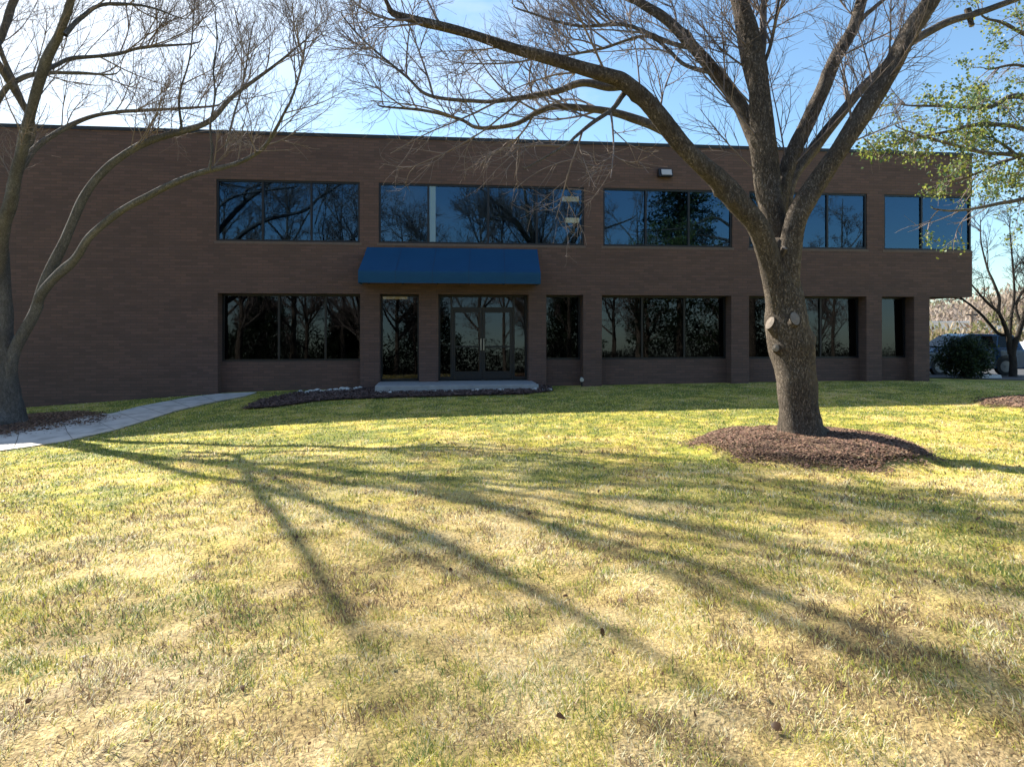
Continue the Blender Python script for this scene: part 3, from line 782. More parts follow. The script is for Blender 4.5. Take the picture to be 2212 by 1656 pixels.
# flood light on the wall
lx0 = S(1435); lz0 = EYE + (VH - 375) / F * to_world(lx0, 0, 0)[1]
WLS = .86
wl = empty('wall_light', 'dark metal flood light with pale lens high on the brick wall', 'light', tuple(to_world(lx0, 0, lz0)), TH)
b_ = MB(); b_.poly([(-.26, -.003, -.15), (.26, -.003, -.15), (.26, -.003, .15), (-.26, -.003, .15)][::-1]); b_.v += [(-.26, -.2, -.15), (.26, -.2, -.15), (.26, -.1, .15), (-.26, -.1, .15)]
b_.f += [(0, 3, 7, 4), (1, 5, 6, 2), (3, 2, 6, 7), (0, 4, 5, 1)] if False else []
b_ = MB(); b_.v = [(-.26, -.003, -.15), (.26, -.003, -.15), (.26, -.003, .15), (-.26, -.003, .15), (-.26, -.22, -.15), (.26, -.22, -.15), (.26, -.13, .15), (-.26, -.13, .15)]
b_.f = [(0, 1, 2, 3), (4, 7, 6, 5), (0, 3, 7, 4), (1, 5, 6, 2), (3, 2, 6, 7), (0, 4, 5, 1)]
b_.build('housing', M_frame, wl, bevel=.03)
q = MB(); q.v = [(-.16, -.224, -.09), (.21, -.224, -.09), (.21, -.152, .115), (-.16, -.152, .115)]; q.v += [(x, y + .03, z) for x, y, z in q.v]
q.f = [(3, 2, 1, 0), (4, 5, 6, 7), (0, 1, 5, 4), (1, 2, 6, 5), (2, 3, 7, 6), (3, 0, 4, 7)]
q.v = [(x, y - .008, z) for x, y, z in q.v]
q.build('lens', simple('frosted_lens', (.5, .49, .51), .3), wl, bevel=.006); wl.scale = (WLS, WLS, WLS)

# lit ceiling panels inside
def emis(name, c, s):
    m, nt, b, N, L = mat(name); b.inputs['Emission Color'].default_value = (*c, 1); b.inputs['Emission Strength'].default_value = s; b.inputs['Base Color'].default_value = (.8, .8, .75, 1); return m
M_em = emis('lit_panel', (1, .74, .32), .75)
for (u, v, y, wd, ln, lab, mm) in ((1243, 430, 1.5, .55, .5, 'lit yellowish ceiling panel behind the second upper window, higher one', M_em), (1247, 476, 1.5, .45, .5, 'pale lit lamp behind the second upper window, below the yellowish panel', emis('lit_panel_pale', (1, .85, .5), .95)), (870, 641, 2.2, .8, .45, 'lit ceiling panel inside the glazed opening left of the doors', M_em)):
    s_u = S(u); Yp = to_world(s_u, y, 0)[1]; sx_ = s_u * (1 + y / 20.); z = EYE + (VH - v) / F * Yp
    e = empty('ceiling_light', lab, 'light', tuple(to_world(sx_, y, z)), TH, 'lit panels inside the building')
    f = MB(); f.box(-wd / 2, wd / 2, -.03, .0, -.08, .08); f.build('diffuser', mm, e, bevel=.01)
    f = MB(); f.box(-wd / 2 - .02, wd / 2 + .02, .001, .06, -.1, .1); f.cyl((0, .03, .1), (0, .03, min(.9, (5.99 if z > 3 else 2.99) - z)), .01, n=6); f.build('housing', M_room, e)

# edging stones along the bed, small pale cap at the pier
def stone(i, x, y, s):
    bm = bmesh.new(); bmesh.ops.create_icosphere(bm, subdivisions=2, radius=1)
    for v in bm.verts:
        n = math.sin(v.co.x * 3 + i) * .12 + math.sin(v.co.y * 4 + i * 2) * .12
        v.co = Vector((v.co.x * s * (1 + n) * random.uniform(.95, 1.05), v.co.y * s * .8 * (1 + n), v.co.z * s * .55 * (1 + n)))
    me = bpy.data.meshes.new('edging_stone'); bm.to_mesh(me); bm.free()
    o = link('edging_stone', me, M_stone); o.location = (x, y, gz(x, y) + s * .25 + .03); o.rotation_euler = (0, 0, random.random() * 6)
    tag(o, 'small white stone edging the mulch bed by the entrance', 'stone', 'white edging stones along the mulch bed')
for i in range(34):
    t = i / 33
    u = 652 + (818 - 652) * t + random.uniform(-4, 4); v = 852 - 13 * t + random.uniform(-1.5, 1.5)
    p = on_ground(u, v); stone(i, p[0], p[1], random.uniform(.05, .11))
for i in range(20):
    p = to_world(S(818 + (1180 - 818) * (i + random.random()) / 20), -1.42 + random.uniform(-.06, .06), 0)
    stone(40 + i, p[0], p[1], random.uniform(.05, .1))
pc = to_world(S(1253), -.25, 0); pz = gz(pc[0], pc[1])
ug = empty('ground_light', 'small pale ground light beside the brick pier right of the narrow window', 'light', (pc[0], pc[1], pz))
MB().cyl((0, 0, -.05), (0, 0, .2), .018, n=8).build('stake', M_frame, ug)
h = MB(); h.cyl((0, .06, .26), (0, -.05, .22), .035, .06, n=14); h.build('lamp_head', M_stone, ug)

# ------------------------------------------------------------------ trees
def px_path(rows, d0, d1=None):
    """rows (u, v, width px[, Y]); depth runs evenly from d0 to d1 unless given"""
    n = len(rows); pts = []; rad = []
    for i, r in enumerate(rows):
        Y = r[3] if len(r) > 3 else d0 + ((d1 if d1 is not None else d0) - d0) * i / (n - 1)
        pts.append(P(r[0], r[1], Y)); rad.append(r[2] / F * Y / 2)
    if rad[-1] < .09:
        e = (pts[-1] - pts[-2]); e = e / np.linalg.norm(e); k = 8 + rad[-1] * 260
        pts.append(pts[-1] + e * rad[-1] * k * .5 + np.array([.02, .03, rad[-1] * 3])); rad.append(rad[-1] * .55)
        pts.append(pts[-1] + e * rad[-1] * k * .6 + np.array([-.01, .02, rad[-1] * 6])); rad.append(.003)
    return pts, rad

def loose(p, r, n=12):
    i = np.linspace(0, len(p) - 1, n).astype(int); return p[i][None], r[i][None]

def crown(parent, limbs, seed, n1, l1, n2, l2, n3, l3, r1=.016, up=.35, sp=.75, mtl=None, n4=0, tmin=.25, curl=.5, name='crown', rmin=(.0027, .002)):
    allV = []; allF = []; off = 0
    for k, (p, r, c) in enumerate(limbs):
        A, ra = loose(p, r, 14)
        m1 = max(1, int(n1 * c))
        c1, r1_ = children(A, ra, m1, l1[0], l1[1], r1, 9, sp, up, .75, seed + k * 7, tmin, curl=curl)
        c2, r2_ = children(c1, r1_, n2, l2[0], l2[1], .0085, 7, .75, up * .7, .8, seed + k * 7 + 1, .12, curl=curl)
        c3, r3_ = children(c2, r2_, n3, l3[0], l3[1], .0048, 5, .8, up * .5, .85, seed + k * 7 + 2, .1, curl=curl)
        r2_ = np.maximum(r2_, rmin[0]); r3_ = np.maximum(r3_, rmin[1])
        for q, rr, m in ((c1, r1_, 5), (c2, r2_, 3), (c3, r3_, 3)):
            V, Fq = tubes(q, rr, m); allV.append(V); allF.append(Fq + off); off += len(V)
    o = np_mesh(name, np.vstack(allV), np.vstack(allF), mtl or M_twig, parent, smooth=True)
    return o

# --- the big bare tree on the lawn
YA = float(TREE_A[1]); ga = gz(TREE_A[0], TREE_A[1])
ta = empty('bare_tree', 'big bare spreading tree with pruned stubs standing in the round mulch ring', 'tree', (TREE_A[0], TREE_A[1], ga))
INV = Matrix.Translation(-Vector((TREE_A[0], TREE_A[1], ga)))
def tree_limbs(root, origin, trunk_rows, limb_specs, seed, thin=None, thick=None):
    thin = thin or M_limb; thick = thick or M_bark
    org = np.array(origin); out = []
    pts, rad = trunk_rows
    o, p, r = bark_obj('trunk', thick, root, [q - org for q in pts], rad, step=.045, sides=40, rough=.05, seed=seed, flare=.32, knots=2)
    for k, (rows, d0, d1, c) in enumerate(limb_specs):
        pts, rad = px_path(rows, d0, d1)
        o, p, r = bark_obj('limb', thin if rad[0] < .09 else thick, root, [q - org for q in pts], rad, step=.06, sides=18 if rad[0] > .05 else 9, rough=.075, seed=seed + 10 + k, knots=int(max(rad) * 45), wob=.10)
        out.append((p, r, c))
    return out
orgA = (TREE_A[0], TREE_A[1], ga)
trA = px_path([(1737, 945, 92), (1731, 920, 86), (1725, 870, 82), (1717, 800, 84), (1707, 745, 92), (1699, 700, 90), (1694, 650, 80), (1686, 605, 72), (1681, 560, 62), (1679, 520, 44)], YA, YA - .05)
LA = [
    ([(1690, 690, 46), (1672, 610, 46), (1652, 535, 46), (1630, 487, 46), (1589, 442, 46), (1543, 381, 42), (1473, 311, 38), (1406, 226, 37), (1350, 177, 34), (1315, 162, 31), (1210, 131, 27), (1105, 104, 24), (999, 71, 20), (894, 44, 17), (849, 30, 15), (838, 12, 9), (815, -40, 6)], YA - .08, YA - 1.3, 1.0),
    ([(1470, 308, 22), (1440, 287, 20), (1385, 263, 19), (1315, 242, 16), (1210, 230, 13), (1168, 239, 12), (1112, 268, 10), (1034, 277, 8), (992, 257, 7), (912, 238, 6), (824, 230, 4)], YA - .35, YA + .9, 1.3),
    ([(1355, 182, 22), (1315, 187, 18), (1258, 180, 15), (1203, 198, 12), (1105, 214, 10), (1035, 219, 8), (929, 207, 7), (877, 165, 5), (789, 91, 4), (740, 35, 3)], YA - .55, YA + .6, 1.4),
    ([(1352, 196, 14), (1340, 212, 12), (1322, 236, 10), (1280, 266, 9), (1245, 294, 7), (1220, 315, 6), (1140, 361, 4)], YA - .5, YA - 1.2, .7),
    ([(1690, 660, 40), (1678, 560, 40), (1662, 470, 38), (1648, 400, 36), (1634, 320, 34), (1622, 284, 34), (1592, 217, 32), (1543, 154, 29), (1491, 95, 26), (1438, 42, 22), (1378, 3, 18), (1290, -55, 14), (1190, -110, 9)], YA + .12, YA + 1.4, 1.0),
    ([(1500, 105, 12), (1440, 90, 10), (1350, 55, 8), (1240, 55, 6), (1120, 20, 4)], YA + 1.0, YA + 1.9, 1.3),
    ([(1545, 158, 12), (1480, 140, 9), (1400, 60 + 20, 7), (1300, 105, 6), (1180, 128, 4)], YA + .8, YA + 2.2, 1.3),
    ([(1695, 660, 50), (1684, 580, 52), (1675, 508, 52), (1663, 421, 52), (1654, 333, 50), (1641, 245, 46), (1633, 158, 42), (1620, 70, 38), (1599, 0, 34), (1580, -90, 28), (1560, -200, 18)], YA + .05, YA + .3, .9),
    ([(1650, 300, 26), (1628, 200, 22), (1606, 110, 20), (1590, 0, 17), (1568, -110, 12)], YA + .2, YA + .9, .8),
    ([(1640, 150, 14), (1647, 100, 15), (1650, 0, 13), (1662, -110, 8)], YA + .3, YA + .8, .7),
    ([(1641, 160, 9), (1662, 105, 8), (1674, 50, 7), (1683, 0, 5), (1700, -60, 4)], YA + .3, YA - .2, .6),
    ([(1694, 640, 36), (1688, 540, 38), (1683, 440, 38), (1704, 350, 36), (1743, 263, 32), (1775, 196, 30), (1806, 126, 27), (1841, 63, 24), (1862, 0, 22), (1890, -90, 17), (1910, -190, 10)], YA + .1, YA + .9, .8),
    ([(1846, 60, 12), (1868, 34, 10), (1908, 0, 8), (1980, -60, 5)], YA + .7, YA + .5, .5),
    ([(1696, 560, 24), (1698, 480, 25), (1706, 403, 25), (1746, 336, 23), (1788, 280, 22), (1841, 214, 20), (1887, 168, 20), (1950, 105, 19), (2034, 55, 16), (2104, 31, 14), (2192, 0, 12), (2290, -40, 8)], YA + .25, YA + .6, .55),
    ([(1702, 650, 44), (1705, 570, 46), (1715, 491, 46), (1736, 442, 47), (1774, 379, 43), (1823, 309, 40), (1869, 238, 41), (1922, 147, 39), (1964, 70, 38), (2013, 0, 36), (2070, -90, 28), (2130, -190, 16)], YA - .1, YA - .5, .8),
]
limbsA = tree_limbs(ta, orgA, trA, LA, 100)
limbsA = [((p[:int(len(p) * .75)], r[:int(len(p) * .75)], .4) if k == 3 else (p, r, c)) for k, (p, r, c) in enumerate(limbsA)]
crown(ta, limbsA, 500, 10, (.9, 2.1), 9, (.45, 1.1), 7, (.2, .5), up=.45)
def stub(root, org, u, v, Y, dvec, ln, r, oval=1.25):
    a = Vector(P(u, v, Y)) - Vector(org); d = Vector(dvec).normalized()
    b0 = MB(); n = 18
    rings = [(-.12, 1.35), (0, 1.2), (ln * .5, 1.05), (ln, 1.0)]
    e = d.orthogonal().normalized(); up = Vector((0, 0, 1)); e = (up - d * up.dot(d)).normalized(); f = d.cross(e)
    for h, k in rings:
        for i in range(n):
            t = 2 * math.pi * i / n; w = 1 + .07 * math.sin(3 * t + u)
            b0.v.append(tuple(a + d * h + (e * math.cos(t) * oval + f * math.sin(t)) * r * k * w))
    for q in range(len(rings) - 1):
        for i in range(n):
            j = (i + 1) % n; b0.f.append((q * n + i, q * n + j, (q + 1) * n + j, (q + 1) * n + i))
    o = b0.build('pruned_stub', M_bark, root, smooth=True)
    c = MB(); c.v = [tuple(a + d * (ln + .002) + (e * math.cos(2 * math.pi * i / n) * oval + f * math.sin(2 * math.pi * i / n)) * r * .93) for i in range(n)] + [tuple(a + d * (ln + .012))]
    c.f = [(i, (i + 1) % n, n) for i in range(n)]
    c.build('cut_face', M_cut, o)
stub(ta, orgA, 1674, 708, YA - .14, (-.72, -.45, .52), .13, .066, 1.6)
stub(ta, orgA, 1711, 694, YA - .27, (.08, -.90, .42), .09, .07, 1.5)
stub(ta, orgA, 1677, 752, YA - .20, (-.5, -.85, .1), .06, .05, 1.1)
stub(ta, orgA, 1690, 548, YA - .2, (.1, -.6, .8), .10, .045, 1.2)
stub(ta, orgA, 2094, 36, YA + .55, (.1, -.2, -1), .16, .035, 1.0)

# --- the tree at the left edge
gb = gz(*TREE_B); orgB = (TREE_B[0], TREE_B[1], gb); YB = 14.8
tb = empty('bare_tree', 'bare many stemmed tree beside the concrete path at the left edge', 'tree', orgB)
trB = px_path([(13, 930, 92), (8, 900, 84), (0, 850, 76), (-3, 780, 66), (-6, 700, 60), (-8, 620, 52), (-4, 540, 44)], YB, YB - .1)
LB = [
    ([(-5, 640, 46), (-3, 560, 42), (4, 500, 36), (21, 438, 31), (42, 333, 28), (67, 245, 25), (95, 151, 25), (130, 70, 21), (154, 0, 19), (172, -110, 14), (200, -240, 8)], YB, YB - 3.4, 1.1),
    ([(45, 365, 16), (84, 315, 14), (140, 277, 13), (196, 252, 11), (252, 242, 10), (333, 238, 8), (456, 230, 6)], YB - .8, YB + .5, 1.2),
    ([(14, 870, 30), (20, 810, 30), (35, 752, 28), (63, 694, 27), (86, 636, 27), (119, 561, 26), (151, 491, 24), (186, 421, 23), (224, 372, 21), (273, 330, 19), (333, 301, 18), (396, 282, 16), (452, 261, 14), (498, 214, 11), (543, 179, 9), (596, 140, 7), (659, 88, 4)], YB - .1, YB - .6, 1.9),
    ([(84, 642, 26), (115, 603, 24), (165, 557, 22), (196, 508, 20), (245, 466, 18), (298, 435, 17), (368, 400, 16), (438, 372, 14), (508, 354, 12), (561, 326, 10), (589, 291, 9), (614, 245, 7), (631, 210, 6), (652, 140, 5), (663, 70, 3)], YB - .3, YB - 2.6, 1.9),
    ([(452, 368, 8), (458, 330, 7), (455, 270, 6), (464, 210, 5), (461, 150, 4.5), (469, 90, 4), (465, 30, 3)], YB - 1.6, YB - 1.8, .9),
    ([(488, 320, 6), (505, 250, 5), (525, 180, 4), (545, 60, 3)], YB - .4, YB - .6, .9),
    ([(393, 282, 7), (387, 210, 6), (410, 123, 4), (421, 0, 3)], YB - .5, YB - .8, .9),
    ([(100, 150, 14), (119, 142, 12), (158, 126, 11), (245, 119, 9), (308, 103, 8), (414, 95, 5)], YB - 2, YB - .8, 1.2),
    ([(-60, 330, 16), (0, 210, 15), (35, 175, 13), (84, 160, 11), (158, 158, 9), (238, 161, 5)], YB - .3, YB - 1, 1.0),
    ([(140, 76, 14), (175, 39, 12), (224, 10, 9), (315, 14, 6), (390, 40, 3)], YB - 2.6, YB - 1.5, 1.1),
    ([(-8, 640, 44), (-40, 470, 38), (-62, 330, 34), (-40, 180, 28), (5, 70, 18), (21, 20, 17), (40, -90, 15), (20, -300, 13), (30, -480, 7)], YB + .1, YB + .5, 1.1),
]
LB = [([(q[0], q[1], q[2] * .82) + tuple(q[3:]) for q in rows], a_, b_, c_) for rows, a_, b_, c_ in LB]
limbsB = tree_limbs(tb, orgB, trB, LB, 200, M_greylimb, M_greylimb)
for k, (pts, rad, c) in enumerate((
    ([P(44, 345, 14.75), (-10.3, 14.6, 6.0), (-10.15, 13.0, 7.2), (-10.05, 11.6, 8.35), (-10.26, 10.86, 9.3), (-10.5, 10.6, 10.0)], [.07, .07, .065, .06, .05, .015], .8),
    ([(-10.3, 14.6, 6.0), (-10.3, 13.4, 7.7), (-9.95, 12.3, 8.6), (-9.8, 11.7, 9.3), (-9.9, 11.3, 10.2)], [.05, .05, .045, .04, .012], .6),
    ([(-11.0, 15.2, 9.8), (-10.2, 14.4, 11.2), (-9.4, 13.4, 12.4), (-8.8, 12.4, 13.4)], [.07, .065, .05, .012], .7),
    ([(-11.05, 15.25, 10.2), (-11.2, 14.2, 11.5), (-11.0, 13.0, 12.6), (-10.7, 12.0, 13.2)], [.07, .065, .05, .012], .7),
    ([(-11.9, 15.05, 5.6), (-11.7, 14.3, 7.2), (-10.6, 13.3, 8.1), (-9.4, 11.95, 8.7), (-8.8, 10.6, 9.3), (-8.8, 10.0, 9.9)], [.10, .09, .08, .065, .05, .015], .8),
    ([(-11.05, 15.25, 9.6), (-10.4, 13.9, 10.3), (-9.5, 12.7, 10.6), (-9.0, 11.6, 11.0), (-9.1, 11.1, 11.8)], [.08, .075, .07, .055, .015], .7),
    ([(-11.35, 15.1, 7.9), (-10.6, 14.9, 9.1), (-8.8, 14.6, 9.6), (-7.3, 14.3, 9.9), (-5.9, 13.8, 10.6)], [.075, .075, .065, .05, .015], .8),
    ([(-11.0, 15.2, 9.6), (-9.9, 14.9, 10.8), (-8.3, 14.2, 11.6), (-6.6, 13.4, 12.4)], [.08, .07, .05, .015], .7),
    ([P(-40, 480, 14.85), (-12.2, 15.3, 6.0), (-12.9, 15.9, 9.0), (-13.2, 16.4, 12.5)], [.14, .12, .09, .03], 1.),)):
    o, p, r = bark_obj('limb', M_greylimb, tb, [np.array(q) - np.array(orgB) for q in pts], rad, step=.08, sides=12, rough=.07, seed=260 + k, wob=.1)
    limbsB.append((p, r, c))
limbsB = [((p[int(len(p) * .42):], r[int(len(p) * .42):], c) if k in (2, 3) else (p, r, c)) for k, (p, r, c) in enumerate(limbsB)]
crown(tb, limbsB, 900, 10, (1.0, 2.4), 7, (.5, 1.2), 6, (.25, .6), up=.75, r1=.013, rmin=(.0034, .0026))

# --- leafy tree past the right edge, branches reaching in
gc = gz(*TREE_C); orgC = (TREE_C[0], TREE_C[1], gc)
tcx = empty('leafy_tree', 'sparsely leaved green tree reaching in from the right edge', 'tree', orgC)
bark_obj('trunk', M_bark, tcx, [(0, 0, -.1), (.03, 0, 1), (-.02, .05, 3), (.1, 0, 5.5), (.05, .1, 8), (0, 0, 10.5)], [.26, .22, .2, .16, .1, .03], step=.08, sides=20, rough=.06, seed=5, flare=.3)
LC = [
    ([(2345, 330, 16), (2212, 213, 12), (2139, 231, 9), (2069, 231, 7), (1957, 228, 4)], 15.0, 13.6, 1.),
    ([(2350, 380, 16), (2260, 300, 12), (2140, 268, 9), (2020, 290, 6), (1905, 318, 4)], 15.0, 13.2, 1.),
    ([(2350, 250, 16), (2270, 120, 12), (2190, 60, 8), (2130, 40, 5)], 15.2, 14.2, 1.),
    ([(2345, 470, 14), (2250, 430, 11), (2160, 440, 8), (2070, 455, 5), (2020, 452, 3)], 15.0, 13.8, .4),
    ([(2345, 380, 14), (2260, 330, 10), (2180, 345, 7), (2110, 375, 5), (2050, 395, 3)], 15.1, 15.0, .8),
    ([(2345, 160, 14), (2290, 60, 10), (2240, -40, 8), (2190, -120, 5)], 15.2, 14.0, .8),
    ([(2350, 410, 14), (2250, 345, 10), (2130, 330, 8), (2010, 300, 5), (1940, 275, 3)], 15.0, 12.6, 1.2),
    ([(2345, 500, 12), (2250, 400, 9), (2190, 330, 7), (2150, 300, 4)], 15.0, 14.2, 1.0),
    ([(2345, 260, 12), (2270, 170, 9), (2200, 140, 6), (2140, 150, 4)], 15.4, 15.6, .8),
]
LV = []; LF = []; LCc = []; off = 0; limbC = []
for k, (rows, d0, d1, c) in enumerate(LC):
    pts, rad = px_path(rows, d0 - .8, d1 - .8)
    o, p, r = bark_obj('limb', M_limb, tcx, [q - np.array(orgC) for q in pts], rad, step=.08, sides=8, rough=.06, seed=300 + k, wob=.2)
    limbC.append((p, r, c))
allV = []; allF = []; off = 0; leafpos = []
for k, (p, r, c) in enumerate(limbC):
    A, ra = loose(p, r, 14)
    c1, r1_ = children(A, ra, int(20 * c), .5, 1.4, .011, 7, .7, .05, .8, 700 + k * 5, .25, droop=.25)
    c2, r2_ = children(c1, r1_, 6, .2, .55, .006, 5, .8, .0, .8, 701 + k * 5, .15, droop=.2)
    r2_ = np.maximum(r2_, .003)
    for q, rr in ((c1, r1_), (c2, r2_)):
        Vt, Ft = tubes(q, rr, 3); allV.append(Vt); allF.append(Ft + off); off += len(Vt)
    leafpos.append(c2[:, 1:].reshape(-1, 3)); leafpos.append(c1[:, 3:].reshape(-1, 3))
np_mesh('twigs', np.vstack(allV), np.vstack(allF), M_twig, tcx)
def leaves(pts, per, jit, size, cols, seed, wratio=.42):
    g = np.random.default_rng(seed); q = np.repeat(pts, per, 0); n = len(q)
    q = q + g.normal(size=(n, 3)) * jit
    d = g.normal(size=(n, 3)) + np.array([0, 0, -.35]); d /= np.linalg.norm(d, axis=1, keepdims=True)
    s = np.cross(d, g.normal(size=(n, 3))); s /= np.linalg.norm(s, axis=1, keepdims=True); nn = np.cross(d, s)
    ln = size * (.6 + .8 * g.random((n, 1)))
    V = np.stack([q, q + d * ln * .5 + s * ln * wratio + nn * ln * .1, q + d * ln, q + d * ln * .5 - s * ln * wratio + nn * ln * .1], 1)
    i0 = np.arange(n)[:, None] * 4
    cl = cols[g.integers(0, len(cols), n)] * (.7 + .6 * g.random((n, 1)))
    return V.reshape(-1, 3), i0 + np.array([[0, 1, 2, 3]]), np.repeat(cl, 4, 0)
lp = np.vstack(leafpos)
patch = vnoise(lp[:, 0], lp[:, 2], 1.3, 41) * .6 + vnoise(lp[:, 0], lp[:, 2], 3.1, 42) * .4
lp = lp[patch > .495]
Vl, Fl, Cl = leaves(lp, 3, .06, .056, np.array([(.17, .23, .05), (.25, .29, .06), (.10, .16, .06), (.07, .12, .07), (.32, .33, .07)]), 43)
np_mesh('foliage', Vl, Fl, M_leaf, tcx, col=Cl)

# --- bare tree behind the right corner of the building
YR = 27.5; pR = P(2189, 812, YR); gR = gz(pR[0], pR[1]); orgR = (pR[0], pR[1], gR)
tr_ = empty('bare_tree', 'smaller dark bare tree past the right corner of the building by the cars', 'tree', orgR)
bark_obj('trunk', M_dark, tr_, [np.array((0, 0, -.1)), P(2188, 780, YR) - orgR, P(2184, 750, YR) - orgR, P(2181, 725, YR) - orgR], [.145, .125, .115, .085], step=.08, sides=16, rough=.06, seed=8, flare=.3)
LR = [
    ([(2184, 765, 16), (2176, 724, 13), (2170, 705, 11), (2157, 676, 9), (2134, 654, 7), (2110, 628, 5), (2080, 590, 3)], YR, YR - .5, 1),
    ([(2178, 722, 8), (2157, 720, 8), (2123, 683, 7), (2099, 661, 6), (2077, 644, 5), (2030, 600, 3)], YR, YR + .8, .7),
    ([(2157, 676, 9), (2157, 641, 8), (2146, 608, 7), (2134, 581, 5), (2120, 530, 4), (2118, 480, 2)], YR - .2, YR + .5, 1),
    ([(2186, 770, 16), (2192, 740, 15), (2204, 709, 13), (2216, 670, 12), (2225, 590, 9), (2240, 480, 5)], YR, YR - .6, 1),
    ([(2182, 735, 9), (2184, 690, 8), (2190, 645, 7), (2190, 599, 6), (2184, 530, 4), (2180, 480, 2)], YR, YR + .4, 1),
    ([(2205, 700, 9), (2195, 660, 7), (2215, 620, 6), (2250, 560, 4)], YR, YR + .6, .8),
]
limbR = []
for k, (rows, d0, d1, c) in enumerate(LR):
    pts, rad = px_path(rows, d0, d1)
    o, p, r = bark_obj('limb', M_dark, tr_, [q - np.array(orgR) for q in pts], [q * .8 for q in rad], step=.1, sides=8, rough=.06, seed=330 + k, wob=.15)
    limbR.append((p, r, c))
crown(tr_, limbR, 1300, 9, (.8, 1.9), 7, (.4, 1.0), 5, (.2, .5), up=.4, r1=.02, rmin=(.007, .005), mtl=M_dark)

# ------------------------------------------------------------------ dark evergreen bush by the corner
def bush(name, label, c, rx, ry, h, n, cols, seed, size=.09, cat='bush', group=None):
    g = np.random.default_rng(seed); z0 = gz(c[0], c[1])
    e = empty(name, label, cat, (c[0], c[1], z0), 0, group)
    st = MB()
    for i in range(7):
        a = g.random() * 6.3; st.cyl((0, 0, -.05), (math.cos(a) * rx * .5, math.sin(a) * ry * .5, h * .75), .03, .01, n=6)
    st.build('stems', M_twig, e)
    d = g.normal(size=(n, 3)); d /= np.linalg.norm(d, axis=1, keepdims=True)
    th = np.arctan2(d[:, 1], d[:, 0]); lump = 1 + .10 * np.sin(2 * th + seed * 2) + .16 * np.sin(3 * th + seed) + .12 * np.sin(5 * th + d[:, 2] * 4) + .10 * np.sin(9 * th + 7 * d[:, 2])
    rr = (g.random(n) ** .4) * lump
    p = np.stack([d[:, 0] * rx * rr, d[:, 1] * ry * rr, h * .52 + d[:, 2] * h * .5 * rr], 1)
    p[:, 2] = np.maximum(p[:, 2], .05)
    V, Ff, C = leaves(p, 1, .03, size, cols, seed + 1, .35)
    np_mesh('foliage', V, Ff, M_leaf, e, col=C); return e
pb = on_ground(2086, 817); pb = pb * (24.6 / pb[1])
bush('evergreen_bush', 'dense dark green bush beside the building corner in front of the cars', pb, .92, .75, 1.5, 8000, np.array([(.03, .05, .025), (.05, .075, .03), (.02, .035, .022)]), 51, .085)

